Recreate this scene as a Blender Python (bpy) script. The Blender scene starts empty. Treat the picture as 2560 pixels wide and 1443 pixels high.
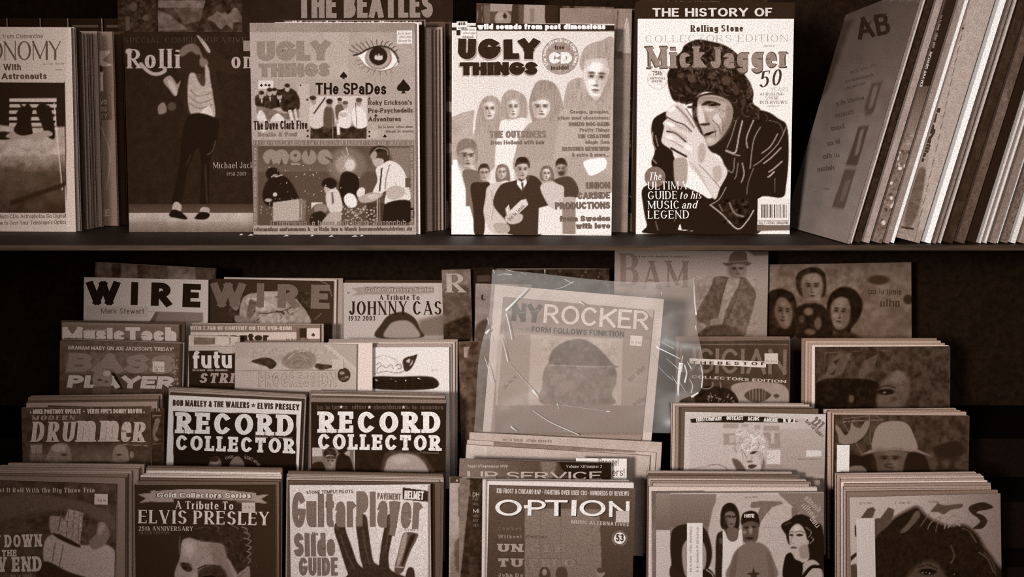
import bpy, math, random
import numpy as np
from mathutils import Vector, Matrix

S = bpy.context.scene
COL = S.collection
rnd = random.Random(7)

# ------------------------------------------------------------------ camera, light, exposure
PXW, PXH, FPX = 2560, 1443, 2700.0
CAM = Vector((0.0, -1.28, 0.114))
PITCH = math.radians(7.4)
cd = bpy.data.cameras.new('camera')
cam = bpy.data.objects.new('camera', cd)
COL.objects.link(cam)
cd.sensor_width = 36.0
cd.lens = 36.0 * FPX / PXW
cd.clip_start = 0.02
cam.location = CAM
cam.rotation_euler = (math.pi / 2 - PITCH, 0, 0)
S.camera = cam
RV = Vector((1, 0, 0))
FV = Vector((0, math.cos(PITCH), -math.sin(PITCH)))
UV = Vector((0, math.sin(PITCH), math.cos(PITCH)))

w = bpy.data.worlds.new('world')
S.world = w
w.use_nodes = True
w.node_tree.nodes['Background'].inputs[0].default_value = (0.9, 0.75, 0.62, 1)
w.node_tree.nodes['Background'].inputs[1].default_value = 0.05


def area(name, loc, target, sx, sy, power, color, spread=180):
    ld = bpy.data.lights.new(name, 'AREA')
    ld.shape = 'RECTANGLE'
    ld.size, ld.size_y, ld.energy, ld.color = sx, sy, power, color
    ld.spread = math.radians(spread)
    o = bpy.data.objects.new(name, ld)
    COL.objects.link(o)
    o.location = loc
    o.rotation_euler = (Vector(target) - Vector(loc)).to_track_quat('-Z', 'Y').to_euler()
    return o


def spot(name, loc, target, power, color, size, blend, radius):
    ld = bpy.data.lights.new(name, 'SPOT')
    ld.energy, ld.color = power, color
    ld.spot_size, ld.spot_blend, ld.shadow_soft_size = math.radians(size), blend, radius
    o = bpy.data.objects.new(name, ld)
    COL.objects.link(o)
    o.location = loc
    o.rotation_euler = (Vector(target) - Vector(loc)).to_track_quat('-Z', 'Y').to_euler()
    return o


WARM = (1.0, 0.985, 0.965)
spot('shop_spotlight', (-0.75, -2.3, 0.28), (0.13, 0.15, 0.07), 280, WARM, 44, 1.0, 0.12)
area('right_fill_light', (0.5, -2.5, 0.42), (0.0, 0.2, -0.1), 1.3, 0.8, 20, (1.0, 0.96, 0.92))  # added soft fill to lift right-facing edges, no visible source
vs = S.view_settings
S.display_settings.display_device = 'sRGB'
vs.view_transform = 'Standard'
vs.look = 'None'
vs.exposure = 0.0
vs.gamma = 1.0
vs.use_curve_mapping = False
S.cycles.use_denoising = False


# ------------------------------------------------------------------ tones
def lin(t):
    t = np.asarray(t, dtype=float)
    return np.where(t <= 0.04045, t / 12.92, ((t + 0.055) / 1.055) ** 2.4)


SEP_T = np.array([0, .08, .16, .30, .48, .66, .82, .93, 1.0])
SEP_C = np.array([[8, 4, 1], [30, 18, 10], [54, 37, 25], [92, 73, 61], [138, 118, 108], [183, 165, 156],
                  [219, 206, 200], [243, 236, 232], [254, 252, 250]]) / 255.0
SEP_L = lin(SEP_C)
SEP_Y = SEP_L @ np.array([.2126, .7152, .0722])


def albedo(t, white=0.9):
    """print tone t on a sheet whose bare paper shows as `white`."""
    t = np.clip(np.asarray(t, dtype=float), 0.0, 1.0)
    hue = np.stack([np.interp(t, SEP_T, SEP_L[:, k]) for k in range(3)], -1)
    y = np.interp(t, SEP_T, SEP_Y)
    yw = lin(white)
    a = hue / yw * 0.78
    top = np.maximum(a.max(-1, keepdims=True) / .9, 1.0)
    return a / top


MATS = {}


def nodes(name, rough, spec=0.3, coat=0.0):
    m = bpy.data.materials.new(name)
    m.use_nodes = True
    nt = m.node_tree
    b = nt.nodes['Principled BSDF']
    b.inputs['Roughness'].default_value = rough
    b.inputs['Specular IOR Level'].default_value = spec
    if coat:
        b.inputs['Coat Weight'].default_value = coat
        b.inputs['Coat Roughness'].default_value = 0.25
    return m, nt, b


def grain(nt, color_out, b, scale, lo, hi, stretch=None):
    """multiply a colour by a fine paper mottle in object space."""
    tc = nt.nodes.new('ShaderNodeTexCoord')
    src = tc.outputs['Object']
    if stretch:
        mp = nt.nodes.new('ShaderNodeMapping')
        mp.inputs['Scale'].default_value = stretch
        nt.links.new(src, mp.inputs['Vector'])
        src = mp.outputs['Vector']
    n = nt.nodes.new('ShaderNodeTexNoise')
    n.inputs['Scale'].default_value = scale
    n.inputs['Detail'].default_value = 2.0
    n.inputs['Roughness'].default_value = 0.7
    nt.links.new(src, n.inputs['Vector'])
    mr = nt.nodes.new('ShaderNodeMapRange')
    mr.inputs['From Min'].default_value = 0.3
    mr.inputs['From Max'].default_value = 0.7
    mr.inputs['To Min'].default_value = lo
    mr.inputs['To Max'].default_value = hi
    nt.links.new(n.outputs['Fac'], mr.inputs['Value'])
    mx = nt.nodes.new('ShaderNodeMix')
    mx.data_type = 'RGBA'
    mx.blend_type = 'MULTIPLY'
    mx.inputs['Factor'].default_value = 1.0
    nt.links.new(color_out, mx.inputs['A'])
    nt.links.new(mr.outputs['Result'], mx.inputs['B'])
    nt.links.new(mx.outputs['Result'], b.inputs['Base Color'])


def mat_print(name='printed_paper', rough=0.75, spec=0.02, lo=.62, hi=1.40):
    if name in MATS:
        return MATS[name]
    m, nt, b = nodes(name, rough, spec)
    a = nt.nodes.new('ShaderNodeAttribute')
    a.attribute_name = 'ink'
    grain(nt, a.outputs['Color'], b, 620.0, lo, hi)
    MATS[name] = m
    return m


def mat_flat(name, tone, white=.9, rough=.7, spec=.04, scale=500., lo=.85, hi=1.15, stretch=None):
    if name in MATS:
        return MATS[name]
    m, nt, b = nodes(name, rough, spec)
    rgb = nt.nodes.new('ShaderNodeRGB')
    c = albedo(tone, white)
    rgb.outputs[0].default_value = (float(c[0]), float(c[1]), float(c[2]), 1)
    grain(nt, rgb.outputs[0], b, scale, lo, hi, stretch)
    MATS[name] = m
    return m


M_PRINT = mat_print()
# paper edges: fine layered lines (local y is the thickness of a magazine)
def mat_pages(name, tone):
    return mat_flat(name, tone, .9, .75, .02, 300., .35, 1.3, (0.05, 9.0, 0.05))


PAGES = [mat_pages('page_edges_pale', .52), mat_pages('page_edges_cream', .38), mat_pages('page_edges_grey', .28)]


def mat_wood():
    m, nt, b = nodes('dark_stained_wood', .6, .12)
    rgb = nt.nodes.new('ShaderNodeRGB')
    c = albedo(.18, .9)
    rgb.outputs[0].default_value = (float(c[0]), float(c[1]), float(c[2]), 1)
    grain(nt, rgb.outputs[0], b, 60., .6, 1.4, (0.25, 3.0, 3.0))
    return m


WOOD = mat_wood()
BLACK = mat_flat('black_painted_board', .05, .9, .8, .05, 200., .7, 1.3)


# ------------------------------------------------------------------ mesh helpers
class MB:
    def __init__(self):
        self.v, self.f, self.c = [], [], []

    def box(self, x0, x1, y0, y1, z0, z1, col=None):
        i = len(self.v)
        self.v += [(x0, y0, z0), (x1, y0, z0), (x1, y1, z0), (x0, y1, z0), (x0, y0, z1), (x1, y0, z1), (x1, y1, z1), (x0, y1, z1)]
        self.f += [(i, i + 3, i + 2, i + 1), (i + 4, i + 5, i + 6, i + 7), (i, i + 1, i + 5, i + 4), (i + 1, i + 2, i + 6, i + 5),
                   (i + 2, i + 3, i + 7, i + 6), (i + 3, i, i + 4, i + 7)]
        self.c += [col] * 8

    def quad(self, a, b, c, d, col=None):
        i = len(self.v)
        self.v += [a, b, c, d]
        self.f.append((i, i + 1, i + 2, i + 3))
        self.c += [col] * 4

    def build(self, name, mat, parent=None, smooth=False):
        me = bpy.data.meshes.new(name)
        me.from_pydata([tuple(map(float, p)) for p in self.v], [], self.f)
        if any(c is not None for c in self.c):
            at = me.color_attributes.new('ink', 'FLOAT_COLOR', 'POINT')
            buf = np.ones((len(self.v), 4), dtype=np.float32)
            buf[:, :3] = np.array([c if c is not None else (.5, .5, .5) for c in self.c])
            at.data.foreach_set('color', buf.ravel())
        me.materials.append(mat)
        if smooth:
            me.polygons.foreach_set('use_smooth', [True] * len(me.polygons))
        me.update()
        o = bpy.data.objects.new(name, me)
        COL.objects.link(o)
        if parent is not None:
            o.parent = parent
        return o


def tag(o, label, cat, group=None):
    o['label'] = label
    o['category'] = cat
    if group:
        o['group'] = group
    return o


def empty(name, mw):
    o = bpy.data.objects.new(name, None)
    o.empty_display_size = 0.02
    COL.objects.link(o)
    o.matrix_world = mw
    return o


# ------------------------------------------------------------------ pixels <-> world (2560 x 1443 frame)
def ray(px, py):
    return FV + RV * ((px - PXW / 2) / FPX) - UV * ((py - PXH / 2) / FPX)


def at_y(px, py, Y):
    d = ray(px, py)
    return CAM + d * ((Y - CAM.y) / d.y)


def project(p):
    d = Vector(p) - CAM
    z = d.dot(FV)
    return PXW / 2 + FPX * d.dot(RV) / z, PXH / 2 - FPX * d.dot(UV) / z


class Frame:
    """local x along the sheet, z up the sheet, y into its thickness; origin at the lower left front corner."""

    def __init__(self, mw, W, H):
        self.m, self.W, self.H = mw, W, H
        self.inv = mw.inverted()
        self.o = self.inv @ CAM
        r = self.inv.to_3x3()
        self.A = np.array([list(r @ RV), list(r @ UV), list(r @ FV)])

    def loc(self, px, py):
        px, py = np.asarray(px, float), np.asarray(py, float)
        a, b = (px - PXW / 2) / FPX, -(py - PXH / 2) / FPX
        d = self.A[2] + a[..., None] * self.A[0] + b[..., None] * self.A[1]
        k = -self.o[1] / d[..., 1]
        return self.o[0] + d[..., 0] * k, self.o[2] + d[..., 2] * k

    def pix(self, x, z):
        p = np.stack([x, np.zeros_like(x), z], -1) - np.array(self.o)
        d = [p @ self.A[k] for k in range(3)]
        return PXW / 2 + FPX * d[0] / d[2], PXH / 2 - FPX * d[1] / d[2]


def sheet_frame(tl, tr, Y, lean, zbase):
    """frame of an upright sheet from its two top corners in the photograph, its distance, its lean and what it stands on."""
    a, b = at_y(tl[0], tl[1], Y), at_y(tr[0], tr[1], Y)
    U = (b - a)
    W = U.length
    U.normalize()
    V = Vector((0, -math.sin(lean), -math.cos(lean)))
    V = (V - U * V.dot(U)).normalized()
    low = min(a.z, b.z)
    H = (low - zbase) / -V.z
    o = a + V * H
    Zl = -V
    Yl = Zl.cross(U).normalized()
    m = Matrix(((U.x, Yl.x, Zl.x, o.x), (U.y, Yl.y, Zl.y, o.y), (U.z, Yl.z, Zl.z, o.z), (0, 0, 0, 1)))
    return Frame(m, W, H)


# ------------------------------------------------------------------ stroke lettering
def L_(*a):
    return [(a[i], a[i + 1]) for i in range(0, len(a), 2)]


def E_(cx, cy, rx, ry, a0, a1, n=None):
    n = n or max(4, int(abs(a1 - a0) / 15))
    return [(cx + rx * math.cos(math.radians(a0 + (a1 - a0) * i / n)), cy + ry * math.sin(math.radians(a0 + (a1 - a0) * i / n))) for i in range(n + 1)]


X = .68
TH = 't'   # marks a thin stroke
G = {
 'A': (.95, [(TH, L_(0, 0, .5, 1)), L_(.5, 1, 1, 0), (TH, L_(.2, .3, .8, .3))]),
 'B': (.78, [L_(0, 0, 0, 1), L_(0, 1, .5, 1) + E_(.5, .77, .44, .23, 90, -90) + L_(.5, .54, 0, .54), L_(0, .54, .5, .54) + E_(.5, .27, .5, .27, 90, -90) + L_(.5, 0, 0, 0)]),
 'C': (.86, [E_(.5, .5, .5, .5, 42, 318)]),
 'D': (.86, [L_(0, 0, 0, 1), L_(0, 1, .4, 1) + E_(.4, .5, .6, .5, 90, -90) + L_(.4, 0, 0, 0)]),
 'E': (.7, [L_(0, 0, 0, 1), L_(0, 1, 1, 1), L_(0, .52, .82, .52), L_(0, 0, 1, 0)]),
 'F': (.66, [L_(0, 0, 0, 1), L_(0, 1, 1, 1), L_(0, .5, .82, .5)]),
 'G': (.92, [E_(.5, .5, .5, .5, 45, 335) + L_(1, .42), L_(.55, .42, 1, .42)]),
 'H': (.86, [L_(0, 0, 0, 1), L_(1, 0, 1, 1), L_(0, .52, 1, .52)]),
 'I': (0, [L_(.5, 0, .5, 1)]),
 'J': (.58, [L_(1, 1, 1, .3) + E_(.5, .3, .5, .3, 0, -170)]),
 'K': (.86, [L_(0, 0, 0, 1), (TH, L_(1, 1, 0, .36)), L_(.32, .58, 1, 0)]),
 'L': (.66, [L_(0, 0, 0, 1), L_(0, 0, 1, 0)]),
 'M': (1.1, [(TH, L_(0, 0, 0, 1)), L_(0, 1, .5, .08), (TH, L_(.5, .08, 1, 1)), L_(1, 0, 1, 1)]),
 'N': (.88, [(TH, L_(0, 0, 0, 1)), L_(0, 1, 1, 0), (TH, L_(1, 0, 1, 1))]),
 'O': (.95, [E_(.5, .5, .5, .5, 0, 360)]),
 'P': (.74, [L_(0, 0, 0, 1), L_(0, 1, .5, 1) + E_(.5, .73, .5, .27, 90, -90) + L_(.5, .46, 0, .46)]),
 'Q': (.95, [E_(.5, .5, .5, .5, 0, 360), L_(.6, .25, 1, -.05)]),
 'R': (.8, [L_(0, 0, 0, 1), L_(0, 1, .45, 1) + E_(.45, .74, .47, .26, 90, -90) + L_(.45, .48, 0, .48), L_(.45, .48, 1, 0)]),
 'S': (.74, [E_(.5, .75, .46, .25, 25, 270) + E_(.5, .25, .5, .25, 90, -155)]),
 'T': (.8, [L_(0, 1, 1, 1), L_(.5, 1, .5, 0)]),
 'U': (.85, [L_(0, 1, 0, .35) + E_(.5, .35, .5, .35, 180, 360) + L_(1, .35, 1, 1)]),
 'V': (.92, [L_(0, 1, .5, 0), (TH, L_(.5, 0, 1, 1))]),
 'W': (1.35, [L_(0, 1, .26, 0), (TH, L_(.26, 0, .5, 1)), L_(.5, 1, .74, 0), (TH, L_(.74, 0, 1, 1))]),
 'X': (.88, [L_(0, 1, 1, 0), (TH, L_(0, 0, 1, 1))]),
 'Y': (.88, [L_(0, 1, .5, .45), (TH, L_(1, 1, .5, .45)), L_(.5, .45, .5, 0)]),
 'Z': (.78, [L_(0, 1, 1, 1), L_(1, 1, 0, 0), L_(0, 0, 1, 0)]),
 'a': (.6, [L_(1, 0, 1, .44) + E_(.5, .44, .5, .24, 0, 150), E_(.5, .2, .5, .2, 0, 360)]),
 'b': (.66, [L_(0, 0, 0, 1), E_(.5, .34, .5, .34, 0, 360)]),
 'c': (.58, [E_(.5, .34, .5, .34, 45, 315)]),
 'd': (.66, [L_(1, 0, 1, 1), E_(.5, .34, .5, .34, 0, 360)]),
 'e': (.62, [L_(0, .36, 1, .36), E_(.5, .34, .5, .34, 0, 318)]),
 'f': (.42, [E_(.75, .74, .42, .26, 70, 180) + L_(.33, .74, .33, 0), L_(0, X, .95, X)]),
 'g': (.66, [E_(.5, .36, .5, .32, 0, 360), L_(1, X, 1, -.04) + E_(.5, -.04, .5, .22, 0, -155)]),
 'h': (.62, [L_(0, 0, 0, 1), L_(0, .38) + E_(.5, .4, .5, .28, 180, 0) + L_(1, .4, 1, 0)]),
 'i': (0, [L_(.5, 0, .5, X), L_(.5, .9, .5, .94)]),
 'j': (.2, [L_(.8, X, .8, -.1) + E_(.2, -.1, .6, .16, 0, -100), L_(.8, .9, .8, .94)]),
 'k': (.64, [L_(0, 0, 0, 1), (TH, L_(.95, X, 0, .22)), L_(.3, .38, 1, 0)]),
 'l': (0, [L_(.5, 0, .5, 1)]),
 'm': (1.0, [L_(0, 0, 0, X), L_(0, .42) + E_(.25, .44, .25, .24, 180, 0) + L_(.5, .44, .5, 0), L_(.5, .42) + E_(.75, .44, .25, .24, 180, 0) + L_(1, .44, 1, 0)]),
 'n': (.62, [L_(0, 0, 0, X), L_(0, .38) + E_(.5, .4, .5, .28, 180, 0) + L_(1, .4, 1, 0)]),
 'o': (.66, [E_(.5, .34, .5, .34, 0, 360)]),
 'p': (.66, [L_(0, -.26, 0, X), E_(.5, .34, .5, .34, 0, 360)]),
 'q': (.66, [L_(1, -.26, 1, X), E_(.5, .34, .5, .34, 0, 360)]),
 'r': (.44, [L_(0, 0, 0, X), L_(0, .36) + E_(.65, .38, .65, .3, 170, 65)]),
 's': (.55, [E_(.5, .51, .46, .17, 25, 270) + E_(.5, .17, .5, .17, 90, -155)]),
 't': (.42, [L_(.38, .94, .38, .2) + E_(.78, .2, .4, .2, 180, 280), L_(0, X, .95, X)]),
 'u': (.62, [L_(0, X, 0, .28) + E_(.5, .28, .5, .28, 180, 360) + L_(1, .3), L_(1, 0, 1, X)]),
 'v': (.64, [L_(0, X, .5, 0), (TH, L_(.5, 0, 1, X))]),
 'w': (.96, [L_(0, X, .26, 0), (TH, L_(.26, 0, .5, X)), L_(.5, X, .74, 0), (TH, L_(.74, 0, 1, X))]),
 'x': (.62, [L_(0, X, 1, 0), (TH, L_(0, 0, 1, X))]),
 'y': (.64, [L_(0, X, .5, 0), (TH, L_(1, X, .5, 0, .3, -.25))]),
 'z': (.56, [L_(0, X, 1, X), L_(1, X, 0, 0), L_(0, 0, 1, 0)]),
 '0': (.66, [E_(.5, .5, .5, .5, 0, 360)]),
 '1': (.3, [L_(.6, 0, .6, 1), L_(.6, 1, 0, .75)]),
 '2': (.64, [E_(.5, .72, .5, .28, 165, -25) + L_(0, 0), L_(0, 0, 1, 0)]),
 '3': (.64, [E_(.48, .76, .46, .24, 150, -85), E_(.48, .27, .52, .27, 85, -150)]),
 '4': (.7, [L_(.72, 0, .72, 1), L_(.72, 1, 0, .3), L_(0, .3, 1, .3)]),
 '5': (.64, [L_(.95, 1, .12, 1), L_(.12, 1, .08, .55), E_(.45, .32, .55, .32, 130, -150)]),
 '6': (.66, [E_(.5, .31, .5, .31, 0, 360), L_(.8, 1, .15, .55, .0, .31)]),
 '7': (.64, [L_(0, 1, 1, 1), L_(1, 1, .35, 0)]),
 '8': (.66, [E_(.5, .76, .42, .24, 0, 360), E_(.5, .27, .5, .27, 0, 360)]),
 '9': (.66, [E_(.5, .69, .5, .31, 0, 360), L_(.2, 0, .85, .45, 1, .69)]),
 '.': (0, [L_(.5, 0, .5, .02)]), ',': (.05, [L_(.6, .05, .3, -.12)]), "'": (0, [L_(.5, .8, .5, 1)]),
 '!': (0, [L_(.5, .3, .5, 1), L_(.5, 0, .5, .03)]), '-': (.3, [L_(0, .36, 1, .36)]), '/': (.4, [L_(0, 0, 1, 1)]),
 '&': (.85, [L_(1, 0, .2, .75) + E_(.42, .8, .24, .2, 200, -20) + L_(.1, .35) + E_(.38, .24, .38, .24, 170, 330) + L_(1, .5)]),
 ':': (0, [L_(.5, .05, .5, .07), L_(.5, .5, .5, .52)]), '+': (.5, [L_(0, .35, 1, .35), L_(.5, .1, .5, .6)]),
 '#': (.6, [L_(.3, 0, .4, 1), L_(.7, 0, .8, 1), L_(0, .65, 1, .65), L_(0, .3, 1, .3)]), '~': (.1, [L_(.5, .42, .5, .56)]),
}
# style: stem width, hairline width, width factor, gap, serif length, serif thickness, slant
STY = {
 'sans': (.13, .11, .9, .13, 0, 0, 0), 'bold': (.21, .17, .9, .10, 0, 0, 0), 'heavy': (.31, .25, 1.0, .06, 0, 0, 0),
 'fat': (.40, .30, 1.05, .03, 0, 0, 0), 'thin': (.075, .065, .95, .2, 0, 0, 0), 'cond': (.19, .15, .62, .10, 0, 0, 0),
 'condb': (.26, .19, .68, .06, 0, 0, 0), 'roman': (.14, .045, .85, .10, .06, .04, 0), 'romanb': (.21, .065, .88, .09, .06, .05, 0),
 'lroman': (.075, .03, .95, .22, .05, .03, 0), 'slab': (.30, .19, 1.0, .05, .085, .17, 0), 'ital': (.13, .05, .75, .09, .05, .04, .25),
 'slabi': (.27, .16, .9, .08, .08, .13, .18), 'optima': (.15, .055, 1.0, .08, 0, 0, 0), 'wide': (.21, .14, 1.35, .12, 0, 0, 0),
 'heavyi': (.34, .27, 1.3, .05, 0, 0, .12), 'rockr': (.17, .14, 1.0, .10, 0, 0, 0), 'logo': (.27, .10, .86, .04, .06, .09, 0), 'drum': (.20, .07, .62, .06, .05, .05, .1),
}


def stroke_quads(pts, v, h, out, serif=None):
    pts = [p for i, p in enumerate(pts) if i == 0 or math.hypot(p[0] - pts[i - 1][0], p[1] - pts[i - 1][1]) > 1e-5]
    n = len(pts)
    closed = n > 3 and abs(pts[0][0] - pts[-1][0]) < 1e-6 and abs(pts[0][1] - pts[-1][1]) < 1e-6
    dirs = []
    for i in range(n - 1):
        dx, dy = pts[i + 1][0] - pts[i][0], pts[i + 1][1] - pts[i][1]
        l = math.hypot(dx, dy) or 1e-9
        dirs.append((dx / l, dy / l))
    Lp, Rp = [], []
    for i in range(n):
        if closed and i in (0, n - 1):
            d0, d1 = dirs[-1], dirs[0]
        else:
            d0, d1 = dirs[max(0, i - 1)], dirs[min(n - 2, i)]
        tx, ty = d0[0] + d1[0], d0[1] + d1[1]
        l = math.hypot(tx, ty)
        if l < 1e-6:
            tx, ty = d1
        else:
            tx, ty = tx / l, ty / l
        nx, ny = -ty, tx
        x, y = pts[i]
        if not closed and i == 0:
            x, y = x - d1[0] * v / 2, y - d1[1] * h / 2
        if not closed and i == n - 1:
            x, y = x + d0[0] * v / 2, y + d0[1] * h / 2
        Lp.append((x + nx * v / 2, y + ny * h / 2))
        Rp.append((x - nx * v / 2, y - ny * h / 2))
    for i in range(n - 1):
        out.append((Lp[i], Rp[i], Rp[i + 1], Lp[i + 1]))
    if serif and not closed:
        sl, st = serif
        for (p, d) in ((pts[0], (-dirs[0][0], -dirs[0][1])), (pts[-1], dirs[-1])):
            if abs(d[1]) > .75 and (abs(p[1] - h / 2) < .04 or abs(p[1] - (1 - h / 2)) < .04 or abs(p[1] - (h / 2 + X * (1 - h))) < .04):
                yo = p[1] + (h / 2 if d[1] > 0 else -h / 2)
                y0, y1 = (yo - st, yo) if d[1] > 0 else (yo, yo + st)
                a = v / 2 + sl
                out.append(((p[0] - a, y0), (p[0] + a, y0), (p[0] + a, y1), (p[0] - a, y1)))
            elif abs(d[0]) > .95 and len(pts) == 2:
                xo = p[0] + (v / 2 if d[0] > 0 else -v / 2)
                wv = max(st * 1.2, v * .32)
                x0, x1 = (xo - wv, xo) if d[0] > 0 else (xo, xo + wv)
                k = .16
                if p[1] > .85:
                    out.append(((x0, p[1] - k - h / 2), (x1, p[1] - k - h / 2), (x1, p[1]), (x0, p[1])))
                elif p[1] < .2:
                    out.append(((x0, p[1]), (x1, p[1]), (x1, p[1] + k + h / 2), (x0, p[1] + k + h / 2)))


def text_quads(s, style):
    """quads of a line of lettering, cap height 1, starting at x = 0; returns quads and the width."""
    v, h, wf, gap, sl, st, slant = STY[style]
    x, out = 0.0, []
    pad = sl
    first = True
    for ch in s:
        if ch == ' ':
            x += .3 * wf + gap
            continue
        g = G.get(ch)
        if g is None:
            continue
        wbox = max(g[0] * wf, v + g[0] * wf * .35)
        x += pad
        q = []
        for stq in g[1]:
            vv, hh = v, h
            if isinstance(stq, tuple):
                stq = stq[1]
                if v > 1.5 * h:
                    vv = max(h * 1.15, v * .35)
            pts = [(v / 2 + a * (wbox - v), h / 2 + b * (1 - h)) for a, b in stq]
            stroke_quads(pts, vv, hh, q, (sl, st) if sl else None)
        for qq in q:
            out.append(tuple((x + a + slant * b, b) for a, b in qq))
        x += wbox + pad + gap
    return out, max(x - gap, .05)


# ------------------------------------------------------------------ printed sheets: tones laid on a fine grid, lettering as flat ink shapes
def smooth_pts(p, closed):
    n = len(p)
    out = []
    rng = range(n) if closed else range(n - 1)
    for i in rng:
        if closed:
            a, b, c, d = p[i - 1], p[i], p[(i + 1) % n], p[(i + 2) % n]
        else:
            a, b, c, d = p[max(0, i - 1)], p[i], p[i + 1], p[min(n - 1, i + 2)]
        for k in range(5):
            t = k / 5
            out.append(tuple(.5 * (2 * b[j] + (c[j] - a[j]) * t + (2 * a[j] - 5 * b[j] + 4 * c[j] - d[j]) * t * t
                                   + (3 * b[j] - a[j] - 3 * c[j] + d[j]) * t ** 3) for j in (0, 1)))
    if not closed:
        out.append(p[-1])
    return out


def seg_dist(X_, Y_, a, b):
    dx, dy = b[0] - a[0], b[1] - a[1]
    l2 = dx * dx + dy * dy + 1e-12
    t = np.clip(((X_ - a[0]) * dx + (Y_ - a[1]) * dy) / l2, 0, 1)
    return np.hypot(X_ - a[0] - t * dx, Y_ - a[1] - t * dy)


def vnoise(X_, Y_, s, seed):
    def hsh(i, j):
        k = np.sin(i * 127.1 + j * 311.7 + seed * 74.7) * 43758.5453
        return k - np.floor(k)
    x, y = X_ / s, Y_ / s
    i, j = np.floor(x), np.floor(y)
    u, v = x - i, y - j
    u, v = u * u * (3 - 2 * u), v * v * (3 - 2 * v)
    return (hsh(i, j) * (1 - u) + hsh(i + 1, j) * u) * (1 - v) + (hsh(i, j + 1) * (1 - u) + hsh(i + 1, j + 1) * u) * v


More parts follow.
